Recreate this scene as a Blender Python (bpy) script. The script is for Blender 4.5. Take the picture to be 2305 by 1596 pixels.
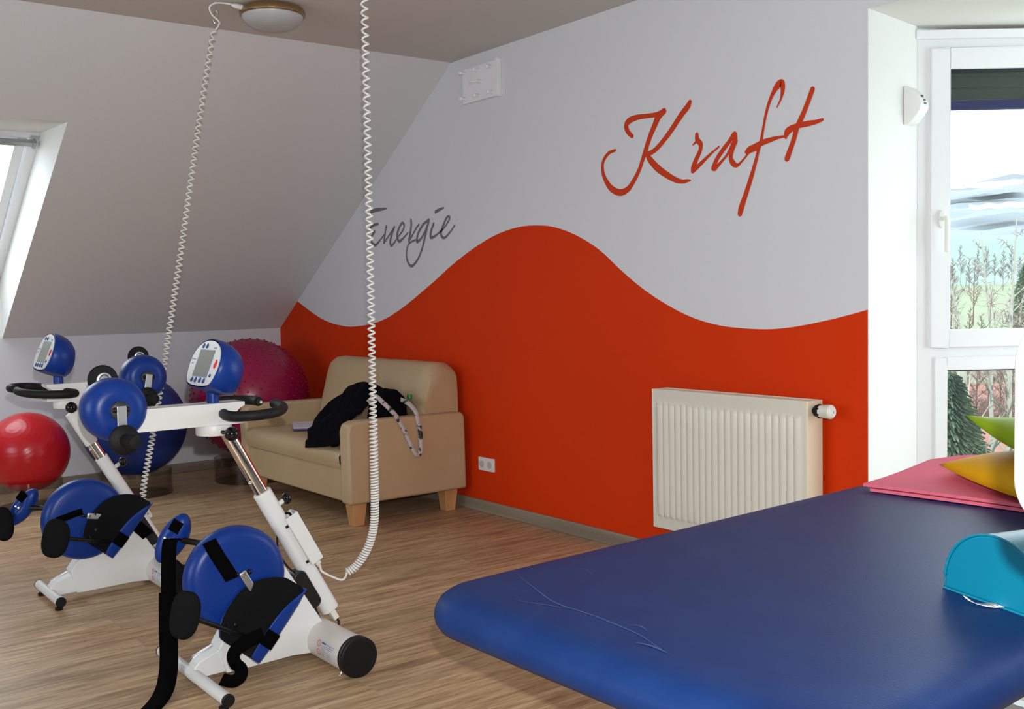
import bpy, bmesh, math, random
from mathutils import Vector, Matrix, noise
R = math.radians
for o in list(bpy.data.objects): bpy.data.objects.remove(o)
SC = bpy.context.scene; COL = SC.collection
# ------------------------------------------------------------ camera, world, flash, daylight portals, exposure
CAM = Vector((7.8252, -3.63891, 1.3)); YAW, PITCH, ROLL = 2.48789, -0.05671, -0.02038
FW = Vector((math.cos(PITCH)*math.cos(YAW), math.cos(PITCH)*math.sin(YAW), math.sin(PITCH)))
_r = Vector((math.sin(YAW), -math.cos(YAW), 0)); _u = _r.cross(FW)
RT = _r*math.cos(ROLL)+_u*math.sin(ROLL); UP = _u*math.cos(ROLL)-_r*math.sin(ROLL)
cd = bpy.data.cameras.new('camera'); cam = bpy.data.objects.new('camera', cd); COL.objects.link(cam)
cd.sensor_width = 36; cd.lens = 2343.6/2305*36; cd.clip_start = .05; cd.clip_end = 3000
M3 = Matrix((RT, UP, -FW)).transposed(); cam.matrix_world = Matrix.Translation(CAM) @ M3.to_4x4()
SC.camera = cam
SC.view_settings.view_transform = 'Standard'; SC.view_settings.look = 'None'
SC.view_settings.gamma = 1; SC.view_settings.exposure = 0.0; SC.view_settings.use_curve_mapping = False
wd = bpy.data.worlds.new('overcast_sky'); SC.world = wd; wd.use_nodes = True
bg = wd.node_tree.nodes['Background']; bg.inputs[0].default_value = (.86, .94, 1, 1); bg.inputs[1].default_value = 6.8
def light(name, kind, loc, power, size, color, direction=None, size_y=None):
    ld = bpy.data.lights.new(name, kind); ld.energy = power; ld.color = color
    if kind == 'AREA':
        ld.size = size
        if size_y: ld.shape = 'RECTANGLE'; ld.size_y = size_y
    else: ld.shadow_soft_size = size
    lo = bpy.data.objects.new(name, ld); COL.objects.link(lo); lo.location = loc
    if direction: lo.rotation_euler = Vector(direction).to_track_quat('-Z', 'Y').to_euler()
    return lo
# the camera's own pop-up flash, a little above and to the right of the lens
fl = light('camera_flash', 'SPOT', CAM+UP*.115+RT*.022-FW*.03, 330, .012, (1, .985, .975), FW)
fl.data.spot_size = R(125); fl.data.spot_blend = .6
def portal(loc, d, w, h):
    p = light('daylight_portal', 'AREA', loc, 1, w, (1, 1, 1), d, h); p.data.cycles.is_portal = True
# ------------------------------------------------------------ materials
MATS = {}
def mat(name, col, rough=.5, metal=0, spec=.5, bump=None, var=None, coat=0, sheen=0, emit=None):
    if name in MATS: return MATS[name]
    m = bpy.data.materials.new(name); m.use_nodes = True; nt = m.node_tree; b = nt.nodes['Principled BSDF']
    b.inputs['Base Color'].default_value = (*col, 1); b.inputs['Roughness'].default_value = rough
    b.inputs['Metallic'].default_value = metal; b.inputs['Specular IOR Level'].default_value = spec
    b.inputs['Coat Weight'].default_value = coat; b.inputs['Sheen Weight'].default_value = sheen
    tc = nt.nodes.new('ShaderNodeTexCoord')
    if bump:
        n = nt.nodes.new('ShaderNodeTexNoise'); n.inputs['Scale'].default_value = bump[0]; n.inputs['Detail'].default_value = 3
        nt.links.new(tc.outputs['Object'], n.inputs['Vector'])
        bp = nt.nodes.new('ShaderNodeBump'); bp.inputs['Strength'].default_value = bump[1]; bp.inputs['Distance'].default_value = bump[2]
        nt.links.new(n.outputs['Fac'], bp.inputs['Height']); nt.links.new(bp.outputs['Normal'], b.inputs['Normal'])
    if var:   # (scale, second colour, stretch)
        n = nt.nodes.new('ShaderNodeTexNoise'); n.inputs['Scale'].default_value = var[0]; n.inputs['Detail'].default_value = 4
        mp = nt.nodes.new('ShaderNodeMapping'); mp.inputs['Scale'].default_value = var[2] if len(var) > 2 else (1, 1, 1)
        nt.links.new(tc.outputs['Object'], mp.inputs['Vector']); nt.links.new(mp.outputs['Vector'], n.inputs['Vector'])
        r = nt.nodes.new('ShaderNodeValToRGB'); e = r.color_ramp.elements
        lo, hi = var[3] if len(var) > 3 else (.35, .65)
        e[0].position = lo; e[0].color = (*col, 1); e[1].position = hi; e[1].color = (*var[1], 1)
        nt.links.new(n.outputs['Fac'], r.inputs['Fac']); nt.links.new(r.outputs['Color'], b.inputs['Base Color'])
    MATS[name] = m; return m
def glass(name, tint=(.97, .985, .98), refl=1.0, base=.04, rough=0.0):
    m = bpy.data.materials.new(name); m.use_nodes = True; nt = m.node_tree; nt.nodes.clear()
    out = nt.nodes.new('ShaderNodeOutputMaterial'); mx = nt.nodes.new('ShaderNodeMixShader')
    tr = nt.nodes.new('ShaderNodeBsdfTransparent'); tr.inputs[0].default_value = (*tint, 1)
    gl = nt.nodes.new('ShaderNodeBsdfGlossy'); gl.inputs['Roughness'].default_value = rough
    fr = nt.nodes.new('ShaderNodeFresnel'); fr.inputs['IOR'].default_value = 1.45; ge = nt.nodes.new('ShaderNodeNewGeometry'); mr = nt.nodes.new('ShaderNodeMapRange'); mr.inputs['To Min'].default_value = 1.45; mr.inputs['To Max'].default_value = 1/1.45
    nt.links.new(ge.outputs['Backfacing'], mr.inputs['Value']); nt.links.new(mr.outputs[0], fr.inputs['IOR'])
    nt.links.new(fr.outputs[0], mx.inputs[0]); nt.links.new(tr.outputs[0], mx.inputs[1]); nt.links.new(gl.outputs[0], mx.inputs[2])
    nt.links.new(mx.outputs[0], out.inputs[0]); return m
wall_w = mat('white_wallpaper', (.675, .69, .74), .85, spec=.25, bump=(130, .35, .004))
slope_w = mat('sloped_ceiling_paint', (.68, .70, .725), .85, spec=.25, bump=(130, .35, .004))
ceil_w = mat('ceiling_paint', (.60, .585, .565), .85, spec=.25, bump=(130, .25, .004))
orange = mat('orange_wall_paint', (.64, .037, .0012), .6, spec=.12, bump=(130, .35, .004))
reveal_w = mat('reveal_white_paint', (.80, .81, .79), .8, spec=.25, bump=(130, .15, .003))
letter_o = mat('orange_lettering_paint', (.56, .040, .004), .6, spec=.3)
letter_g = mat('grey_lettering_paint', (.17, .175, .185), .6, spec=.3)
pvc = mat('white_window_plastic', (.78, .80, .82), .3, spec=.5)
gasket = mat('black_rubber_gasket', (.01, .012, .012), .6)
white_m = mat('white_powder_coated_steel', (.70, .71, .70), .42, bump=(400, .08, .001))
cream_m = mat('cream_radiator_enamel', (.70, .68, .60), .35)
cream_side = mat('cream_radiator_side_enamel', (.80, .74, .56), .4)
blue_p = mat('blue_moulded_plastic', (.0015, .030, .215), .36, spec=.32, bump=(900, .08, .0006))
black_p = mat('black_plastic', (.004, .004, .0045), .45, spec=.3)
black_g = mat('glossy_black_ball_plastic', (.004, .004, .005), .08)
foam = mat('black_neoprene_foam', (.0075, .0075, .008), .95, spec=.08, bump=(500, .5, .002))
web = mat('black_webbing', (.0018, .0018, .002), .95, spec=.04, bump=(700, .6, .002))
chrome = mat('chrome', (.75, .72, .68), .12, metal=1)
steel = mat('brushed_steel', (.55, .56, .58), .38, metal=1)
blue_v = mat('blue_vinyl_upholstery', (.006, .027, .125), .46, spec=.15, bump=(260, .35, .0012), var=(9, (.009, .034, .14), (1, 1, 1), (.4, .75)))
leather = mat('beige_leatherette', (.50, .37, .22), .42, spec=.4, bump=(220, .2, .0012), var=(3, (.46, .335, .195)))
beech = mat('beech_wood', (.62, .34, .15), .45, var=(8, (.50, .25, .10), (1, 1, .12)))
skirt = mat('grey_oak_skirting', (.32, .265, .20), .5, var=(14, (.20, .16, .12), (.06, 1, 1)))
black_c = mat('black_fleece_cloth', (.0035, .0035, .0055), .95, spec=.06, bump=(45, .7, .008))
coil_m = mat('white_coil_cable_plastic', (.74, .73, .70), .4)
brass = mat('brushed_brass', (.42, .29, .16), .32, metal=1)
opal = mat('opal_glass', (.46, .47, .48), .35, spec=.4)
def floor_mat():
    m = bpy.data.materials.new('wood_plank_vinyl'); m.use_nodes = True; nt = m.node_tree; b = nt.nodes['Principled BSDF']
    L = nt.links.new; N = nt.nodes.new
    tc = N('ShaderNodeTexCoord'); mp = N('ShaderNodeMapping'); mp.inputs['Rotation'].default_value = (0, 0, R(90)); L(tc.outputs['Object'], mp.inputs['Vector'])
    br = N('ShaderNodeTexBrick'); br.inputs['Scale'].default_value = 1; br.inputs['Brick Width'].default_value = 1.2; br.inputs['Row Height'].default_value = .18
    br.inputs['Mortar Size'].default_value = .0009; br.inputs['Color1'].default_value = (0, 0, 0, 1); br.inputs['Color2'].default_value = (1, 1, 1, 1); br.inputs['Mortar'].default_value = (.2, .2, .2, 1)
    br.offset = .37; L(mp.outputs['Vector'], br.inputs['Vector'])
    def ns(scale, st, det=6, rough=.6):
        q = N('ShaderNodeMapping'); q.inputs['Scale'].default_value = st; L(tc.outputs['Object'], q.inputs['Vector'])
        n = N('ShaderNodeTexNoise'); n.inputs['Scale'].default_value = scale; n.inputs['Detail'].default_value = det; n.inputs['Roughness'].default_value = rough
        va = N('ShaderNodeVectorMath'); va.operation = 'ADD'; L(q.outputs['Vector'], va.inputs[0]); 
        sc = N('ShaderNodeVectorMath'); sc.operation = 'SCALE'; sc.inputs['Scale'].default_value = 7; L(br.outputs['Color'], sc.inputs[0]); L(sc.outputs[0], va.inputs[1])
        L(va.outputs[0], n.inputs['Vector']); return n
    n1 = ns(3.0, (9, .75, 1), 8, .68); n2 = ns(22, (3.0, .22, 1), 6, .7)
    r1 = N('ShaderNodeValToRGB'); e = r1.color_ramp.elements; e[0].position = .28; e[0].color = (.29, .175, .085, 1); e[1].position = .72; e[1].color = (.68, .50, .315, 1)
    k = r1.color_ramp.elements.new(.5); k.color = (.51, .35, .20, 1)
    L(n1.outputs['Fac'], r1.inputs['Fac'])
    r2 = N('ShaderNodeValToRGB'); e = r2.color_ramp.elements; e[0].position = .36; e[0].color = (.50, .45, .40, 1); e[1].position = .56; e[1].color = (1, 1, 1, 1); L(n2.outputs['Fac'], r2.inputs['Fac'])
    mu = N('ShaderNodeMix'); mu.data_type = 'RGBA'; mu.blend_type = 'MULTIPLY'; mu.inputs[0].default_value = .85; L(r1.outputs['Color'], mu.inputs[6]); L(r2.outputs['Color'], mu.inputs[7])
    tn = N('ShaderNodeMapRange'); tn.inputs['To Min'].default_value = .88; tn.inputs['To Max'].default_value = 1.10; L(br.outputs['Color'], tn.inputs['Value'])
    m2 = N('ShaderNodeVectorMath'); m2.operation = 'SCALE'; L(mu.outputs[2], m2.inputs[0]); L(tn.outputs[0], m2.inputs['Scale'])
    L(m2.outputs[0], b.inputs['Base Color']); b.inputs['Roughness'].default_value = .42; b.inputs['Specular IOR Level'].default_value = .35
    bp = N('ShaderNodeBump'); bp.inputs['Strength'].default_value = .12; bp.inputs['Distance'].default_value = .002; L(n2.outputs['Fac'], bp.inputs['Height']); L(bp.outputs['Normal'], b.inputs['Normal'])
    return m
floor_m = floor_mat()
# ------------------------------------------------------------ mesh helpers (world coordinates in, objects sit at their thing's base)
V = Vector
def base_of(o):
    p = V((0, 0, 0))
    while o: p += o.location; o = o.parent
    return p
class MB:
    def __init__(s): s.v = []; s.f = []; s.m = []
    def add(s, vs, fs, mi=0):
        k = len(s.v); s.v += [V(p) for p in vs]; s.f += [[i+k for i in f] for f in fs]; s.m += [mi]*len(fs); return s
    def box(s, c, sz, rot=None, mi=0):
        h = V(sz)/2; vs = [V((x*h.x, y*h.y, z*h.z)) for x in (-1, 1) for y in (-1, 1) for z in (-1, 1)]
        if rot is not None: vs = [rot @ p for p in vs]
        return s.add([p+V(c) for p in vs], [(0, 1, 3, 2), (4, 6, 7, 5), (0, 4, 5, 1), (2, 3, 7, 6), (0, 2, 6, 4), (1, 5, 7, 3)], mi)
    def span(s, a, b, mi=0): a = V(a); b = V(b); return s.box((a+b)/2, [abs(q) for q in (b-a)], None, mi)
    def tube(s, pts, r, n=16, caps=True, mi=0, closed=False):
        pts = [V(p) for p in pts]; rs = r if isinstance(r, (list, tuple)) else [r]*len(pts); L = len(pts)
        tan = []
        for i in range(L):
            a = pts[(i-1) % L] if (closed or i > 0) else pts[i]; b = pts[(i+1) % L] if (closed or i < L-1) else pts[i]
            tan.append((b-a).normalized())
        ref = V((0, 0, 1)) if abs(tan[0].z) < .9 else V((1, 0, 0)); nn = (ref-tan[0]*ref.dot(tan[0])).normalized(); vs = []
        for i in range(L):
            nn = (nn-tan[i]*nn.dot(tan[i])).normalized(); bb = tan[i].cross(nn)
            vs += [pts[i]+(nn*math.cos(2*math.pi*k/n)+bb*math.sin(2*math.pi*k/n))*rs[i] for k in range(n)]
        fs = [(i*n+k, i*n+(k+1) % n, (i+1)*n+(k+1) % n, (i+1)*n+k) for i in range(L-1) for k in range(n)]
        if closed: fs += [((L-1)*n+k, (L-1)*n+(k+1) % n, (k+1) % n, k) for k in range(n)]
        elif caps: fs += [tuple(reversed(range(n))), tuple((L-1)*n+k for k in range(n))]
        return s.add(vs, fs, mi)
    def lathe(s, prof, org, axis, n=48, mi=0, ref=None, sy=1.0):
        ax = V(axis).normalized(); rf = V(ref) if ref else (V((0, 0, 1)) if abs(ax.z) < .9 else V((1, 0, 0)))
        a = (rf-ax*rf.dot(ax)).normalized(); b = ax.cross(a); vs = []
        for (rad, h) in prof: vs += [V(org)+ax*h+(a*math.cos(2*math.pi*k/n)*sy+b*math.sin(2*math.pi*k/n))*max(rad, 1e-5) for k in range(n)]
        L = len(prof); fs = [(i*n+k, i*n+(k+1) % n, (i+1)*n+(k+1) % n, (i+1)*n+k) for i in range(L-1) for k in range(n)]
        if prof[0][0] > 1e-4: fs.append(tuple(reversed(range(n))))
        if prof[-1][0] > 1e-4: fs.append(tuple((L-1)*n+k for k in range(n)))
        return s.add(vs, fs, mi)
    def prism(s, poly, fn, d0, d1, mi=0):     # fn(u, v, d) -> world
        n = len(poly); vs = [fn(u, v, d0) for u, v in poly]+[fn(u, v, d1) for u, v in poly]
        return s.add(vs, [tuple(range(n)), tuple(reversed(range(n, 2*n)))]+[(i, (i+1) % n, n+(i+1) % n, n+i) for i in range(n)], mi)
    def ball(s, c, r, n=20, sc=(1, 1, 1), mi=0):
        prof = [(r*math.sin(math.pi*i/n), -r*math.cos(math.pi*i/n)) for i in range(n+1)]
        k = len(s.v); s.lathe(prof, (0, 0, 0), (0, 0, 1), n*2, mi)
        for i in range(k, len(s.v)): s.v[i] = V(c)+V([s.v[i][j]*sc[j] for j in range(3)])
        return s
    def grid(s, P, mi=0, close=False):
        n = len(P); m = len(P[0]); return s.add([p for r in P for p in r], [(i*m+j, i*m+j+1, (i+1)*m+j+1, (i+1)*m+j) for i in range(n-1) for j in range(m-1)], mi)
    def ribbon(s, pts, side, mi=0):
        sd = side if isinstance(side, list) else [side]*len(pts)
        return s.grid([[V(p)-V(d)/2, V(p)+V(d)/2] for p, d in zip(pts, sd)], mi)
    def build(s, name, mats, parent=None, bevel=0, seg=3, smooth=True, solid=0, sub=0, angle=40, off=0):
        me = bpy.data.meshes.new(name); b = base_of(parent) if parent else s.org if hasattr(s, 'org') else V((0, 0, 0))
        me.from_pydata([p-b for p in s.v], [], s.f)
        for m in (mats if isinstance(mats, (list, tuple)) else [mats]): me.materials.append(m)
        for i, p in enumerate(me.polygons): p.material_index = s.m[i]
        bm = bmesh.new(); bm.from_mesh(me); bmesh.ops.remove_doubles(bm, verts=bm.verts, dist=1e-6); bmesh.ops.recalc_face_normals(bm, faces=bm.faces); bm.to_mesh(me); bm.free()
        if smooth:
            me.shade_smooth(); me.set_sharp_from_angle(angle=R(angle))
        o = bpy.data.objects.new(name, me); COL.objects.link(o)
        if parent: o.parent = parent
        else: o.location = b
        if solid: q = o.modifiers.new('solid', 'SOLIDIFY'); q.thickness = solid; q.offset = off
        if bevel: q = o.modifiers.new('bevel', 'BEVEL'); q.width = bevel; q.segments = seg; q.limit_method = 'ANGLE'; q.angle_limit = R(35); q.harden_normals = False
        if sub: q = o.modifiers.new('sub', 'SUBSURF'); q.levels = sub; q.render_levels = sub
        return o
def thing(name, loc, label, cat, group=None):
    o = bpy.data.objects.new(name, None); COL.objects.link(o); o.location = loc; o.empty_display_size = .05
    o['label'] = label; o['category'] = cat
    if group: o['group'] = group
    return o
def tag(o, label, cat, group=None):
    o['label'] = label; o['category'] = cat
    if group: o['group'] = group
    return o
def struct(o): o['kind'] = 'structure'; return o
def at(loc): m = MB(); m.org = V(loc); return m
def spline(pts, k=8):
    pts = [V(p) for p in pts]; out = []
    for i in range(len(pts)-1):
        p0 = pts[max(i-1, 0)]; p1 = pts[i]; p2 = pts[i+1]; p3 = pts[min(i+2, len(pts)-1)]
        for j in range(k):
            t = j/k; out.append(.5*((2*p1)+(p2-p0)*t+(2*p0-5*p1+4*p2-p3)*t*t+(3*p1-p0-3*p2+p3)*t**3))
    return out+[pts[-1]]
XZ = lambda y0: (lambda u, v, d: (u, y0+d, v))
YZ = lambda x0: (lambda u, v, d: (x0+d, u, v))
XY = lambda z0: (lambda u, v, d: (u, v, z0+d))
def rot_to(axis_x=None, axis_y=None, axis_z=None):
    return Matrix((V(axis_x), V(axis_y), V(axis_z))).transposed()
random.seed(5)
WAVE=[(0.334, 1.286), (0.568, 1.202), (0.762, 1.145), (0.977, 1.111), (1.21, 1.1), (1.558, 1.135), (1.855, 1.22), (2.239, 1.381), (2.482, 1.494), (2.725, 1.589), (2.952, 1.655), (3.167, 1.685), (3.356, 1.681), (3.497, 1.659), (3.664, 1.606), (3.836, 1.523), (3.998, 1.411), (4.154, 1.315), (4.303, 1.242), (4.446, 1.187), (4.583, 1.153), (4.714, 1.136), (4.889, 1.13), (5.03, 1.14), (5.187, 1.166), (5.315, 1.193), (5.413, 1.217)]
KRAFT=[[(3.964, 2.017, 0.007), (3.917, 2.009, 0.009), (3.88, 1.981, 0.01), (3.867, 1.944, 0.01), (3.878, 1.894, 0.012), (3.917, 1.841, 0.016), (3.96, 1.813, 0.017), (4.007, 1.803, 0.017), (4.054, 1.817, 0.015), (4.092, 1.851, 0.0135), (4.131, 1.9, 0.012), (4.154, 1.944, 0.0125), (4.174, 1.984, 0.014), (4.208, 2.052, 0.015), (4.245, 2.108, 0.017), (4.267, 2.141, 0.0195), (4.303, 2.159, 0.0145)], [(4.303, 2.159, 0.016), (4.26, 2.151, 0.0125), (4.188, 2.154, 0.011), (4.121, 2.157, 0.0135), (4.068, 2.149, 0.0165), (4.045, 2.129, 0.0155), (4.055, 2.098, 0.013), (4.085, 2.071, 0.011)], [(4.469, 2.176, 0.0115), (4.455, 2.158, 0.0155), (4.414, 2.125, 0.0155), (4.358, 2.072, 0.0145), (4.301, 2.024, 0.0135), (4.243, 1.985, 0.0125), (4.192, 1.971, 0.011)], [(4.185, 1.977, 0.011), (4.206, 1.943, 0.016), (4.256, 1.897, 0.0175), (4.313, 1.86, 0.0155), (4.368, 1.831, 0.0135), (4.416, 1.816, 0.01), (4.444, 1.817, 0.008), (4.467, 1.817, 0.004)], [(4.51, 2.022, 0.0105), (4.513, 1.997, 0.013), (4.533, 1.975, 0.0125), (4.529, 1.946, 0.0115), (4.505, 1.909, 0.013), (4.488, 1.876, 0.0145), (4.481, 1.858, 0.0105)], [(4.486, 1.978, 0.0035), (4.503, 1.988, 0.006), (4.52, 1.991, 0.008)], [(4.485, 1.859, 0.0115), (4.525, 1.882, 0.0105), (4.578, 1.915, 0.0075), (4.617, 1.937, 0.005), (4.642, 1.95, 0.0045)], [(4.73, 1.992, 0.013), (4.705, 1.967, 0.011), (4.667, 1.934, 0.0115), (4.629, 1.895, 0.0115), (4.609, 1.858, 0.0135)], [(4.616, 1.853, 0.01), (4.654, 1.88, 0.007), (4.692, 1.911, 0.0065), (4.718, 1.947, 0.0085), (4.736, 1.968, 0.012), (4.734, 1.994, 0.0125)], [(4.739, 1.963, 0.0125), (4.717, 1.923, 0.0125), (4.711, 1.89, 0.0115), (4.726, 1.865, 0.0135), (4.747, 1.855, 0.0085), (4.772, 1.869, 0.0055), (4.808, 1.898, 0.0045)], [(4.967, 2.077, 0.003), (4.987, 2.108, 0.0055), (4.997, 2.147, 0.011), (4.991, 2.175, 0.014), (4.971, 2.167, 0.0155), (4.945, 2.137, 0.01), (4.922, 2.095, 0.008), (4.904, 2.043, 0.007), (4.892, 1.994, 0.0065), (4.88, 1.945, 0.008), (4.862, 1.896, 0.008), (4.85, 1.86, 0.009), (4.826, 1.797, 0.0115), (4.795, 1.725, 0.0125), (4.77, 1.67, 0.015), (4.761, 1.642, 0.0135)], [(4.8, 1.908, 0.009), (4.815, 1.918, 0.0115), (4.845, 1.926, 0.0115), (4.892, 1.938, 0.0125), (4.938, 1.944, 0.01), (4.972, 1.948, 0.007), (5.011, 1.948, 0.005)], [(5.013, 1.94, 0.0045), (5.012, 1.959, 0.0105), (5.028, 1.973, 0.0135), (5.072, 1.983, 0.0115), (5.121, 1.985, 0.012), (5.164, 1.986, 0.009), (5.195, 1.991, 0.0065)], [(4.802, 1.897, 0.004), (4.827, 1.906, 0.0045), (4.862, 1.912, 0.007)], [(5.147, 2.121, 0.012), (5.13, 2.085, 0.0115), (5.105, 2.036, 0.012), (5.083, 1.999, 0.013), (5.067, 1.97, 0.012), (5.05, 1.923, 0.012), (5.028, 1.876, 0.013), (5.018, 1.854, 0.0135)], [(5.011, 1.944, 0.0065), (5.024, 1.959, 0.0085), (5.042, 1.969, 0.007), (5.061, 1.968, 0.007)]]
ENERGIE=[[(1.513, 1.894, 0.013), (1.585, 1.902, 0.013), (1.646, 1.901, 0.0105), (1.716, 1.902, 0.0055)], [(1.6, 1.805, 0.0095), (1.539, 1.801, 0.0105), (1.497, 1.784, 0.0105), (1.502, 1.762, 0.009), (1.553, 1.755, 0.009)], [(1.553, 1.755, 0.009), (1.51, 1.724, 0.011), (1.512, 1.682, 0.012), (1.562, 1.664, 0.0105), (1.614, 1.689, 0.0075), (1.687, 1.732, 0.006)], [(1.709, 1.783, 0.009), (1.693, 1.739, 0.009), (1.681, 1.704, 0.009), (1.674, 1.674, 0.009)], [(1.678, 1.676, 0.0075), (1.756, 1.728, 0.007), (1.816, 1.771, 0.009)], [(1.816, 1.771, 0.009), (1.779, 1.723, 0.01), (1.757, 1.674, 0.0115), (1.771, 1.651, 0.0105), (1.811, 1.669, 0.007), (1.861, 1.704, 0.0055)], [(1.861, 1.704, 0.0055), (1.92, 1.742, 0.007), (1.94, 1.773, 0.0085), (1.916, 1.791, 0.009), (1.869, 1.755, 0.01), (1.848, 1.709, 0.011), (1.872, 1.673, 0.0105), (1.926, 1.692, 0.0075), (1.988, 1.726, 0.0055)], [(2.025, 1.804, 0.0085), (2.027, 1.772, 0.01), (2.014, 1.724, 0.0095), (1.993, 1.669, 0.011)], [(1.993, 1.669, 0.0085), (2.039, 1.705, 0.0065), (2.086, 1.747, 0.007), (2.118, 1.766, 0.0075)], [(2.239, 1.789, 0.0085), (2.168, 1.763, 0.0095), (2.108, 1.711, 0.0095), (2.091, 1.66, 0.011), (2.146, 1.68, 0.0085), (2.202, 1.732, 0.008), (2.239, 1.789, 0.01)], [(2.239, 1.787, 0.0095), (2.197, 1.704, 0.0095), (2.156, 1.62, 0.008), (2.095, 1.545, 0.008), (2.02, 1.504, 0.0095), (1.969, 1.54, 0.0085), (1.959, 1.595, 0.007), (1.99, 1.649, 0.0065), (2.073, 1.672, 0.006)], [(2.294, 1.764, 0.008), (2.262, 1.719, 0.0095), (2.257, 1.677, 0.011), (2.321, 1.689, 0.007), (2.387, 1.721, 0.0055)], [(2.319, 1.833, 0.0125), (2.362, 1.844, 0.0095), (2.41, 1.852, 0.0055)], [(2.356, 1.699, 0.0055), (2.429, 1.741, 0.006), (2.474, 1.784, 0.007), (2.447, 1.793, 0.008), (2.4, 1.743, 0.009), (2.373, 1.692, 0.0105), (2.409, 1.666, 0.0085), (2.473, 1.697, 0.0065), (2.527, 1.737, 0.0055)]]
# ------------------------------------------------------------ the room
H, KN, XS, XL, XR, ZB = 2.719, 1.074, 2.527, 10.0, 5.403, 2.392
BAYR = 7.5
T = .16
f = MB().span((-.2, -7, -.12), (XL+.2, .0, 0)); f.prism([(5.36, 0), (BAYR+.04, 0), (BAYR+.04, .45), (6.95, 1.25), (5.98, 1.25), (5.33, .45)], XY(-.12), 0, .12)
struct(f.build('floor', floor_m, smooth=False))
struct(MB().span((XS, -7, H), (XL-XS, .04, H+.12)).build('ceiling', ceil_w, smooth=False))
# gable wall: white above and orange below the painted wave, opening to the bay on its right
w = MB(); wave = spline([(a, b, 0) for a, b in WAVE], 6); xs_at = lambda z: (z-KN)*XS/(H-KN)
wv = [(p.x, p.y) for p in wave if p.x < XR]; wv[0] = (xs_at(wv[0][1]), wv[0][1]); wv.append((XR, 1.2145))
low = [(0, 0), (XR, 0)]+list(reversed(wv))+[(0, KN)]
up = wv+[(XR, H), (XS, H)]
def fan(poly, mi, y):   # strips between the wave and a far edge, to keep the faces clean
    pass
for i in range(len(wv)-1):
    (a, za), (b, zb) = wv[i], wv[i+1]
    w.add([(a, 0, 0), (b, 0, 0), (b, 0, zb), (a, 0, za)], [(0, 1, 2, 3)], 1)
    ta = H if a > XS else KN+a*(H-KN)/XS; tb = H if b > XS else KN+b*(H-KN)/XS
    w.add([(a, 0, za), (b, 0, zb), (b, 0, tb), (a, 0, ta)] if abs(ta-za) > 1e-5 else [(a, 0, za), (b, 0, zb), (b, 0, tb)], [(0, 1, 2, 3)] if abs(ta-za) > 1e-5 else [(0, 1, 2)], 0)
w.add([(0, 0, 0), (wv[0][0], 0, 0), (wv[0][0], 0, wv[0][1]), (0, 0, KN)], [(0, 1, 2, 3)], 1)
w.span((XR, 0, ZB), (BAYR, .018, H)); w.prism([(BAYR, 0), (XL, 0), (XL, KN), (XL-XS, H), (BAYR, H)], XZ(0), 0, T)
w.prism([(0, 0), (XR-.16, 0), (XR-.16, H), (XS, H), (0, KN)], XZ(.05), 0, T-.05); w.span((XR-.16, .03, ZB+.11), (XR, T, H))
back = struct(w.build('wall_back', [wall_w, orange], smooth=False))
def letters(name, strokes, m, label):
    b = MB()
    for i, st in enumerate(strokes):
        pts = spline([(x, z, w_) for x, z, w_ in st], 7); y = -.0012-.00012*i; P = []
        for k, p in enumerate(pts):
            a = pts[max(k-1, 0)]; c = pts[min(k+1, len(pts)-1)]; t = V((c.x-a.x, c.y-a.y)); t.normalize(); n = V((-t.y, t.x)); w_ = max(p.z, .002)
            P.append([(p.x-n.x*w_, y, p.y-n.y*w_), (p.x+n.x*w_, y, p.y+n.y*w_)])
        b.grid(P)
        for e, sg in ((0, -1), (-1, 1)):    # round stroke ends
            p = pts[e]; w_ = max(p.z, .002)*.98; b.add([(p.x+w_*math.cos(q*math.pi/8), y-.00005, p.y+w_*math.sin(q*math.pi/8)) for q in range(16)], [tuple(range(16))])
    o = b.build(name, m, back, smooth=False); o['label'] = label; return o
letters('painted_lettering', KRAFT, letter_o, 'large orange handwritten word Kraft')
letters('painted_lettering', ENERGIE, letter_g, 'small grey handwritten word Energie')
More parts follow.
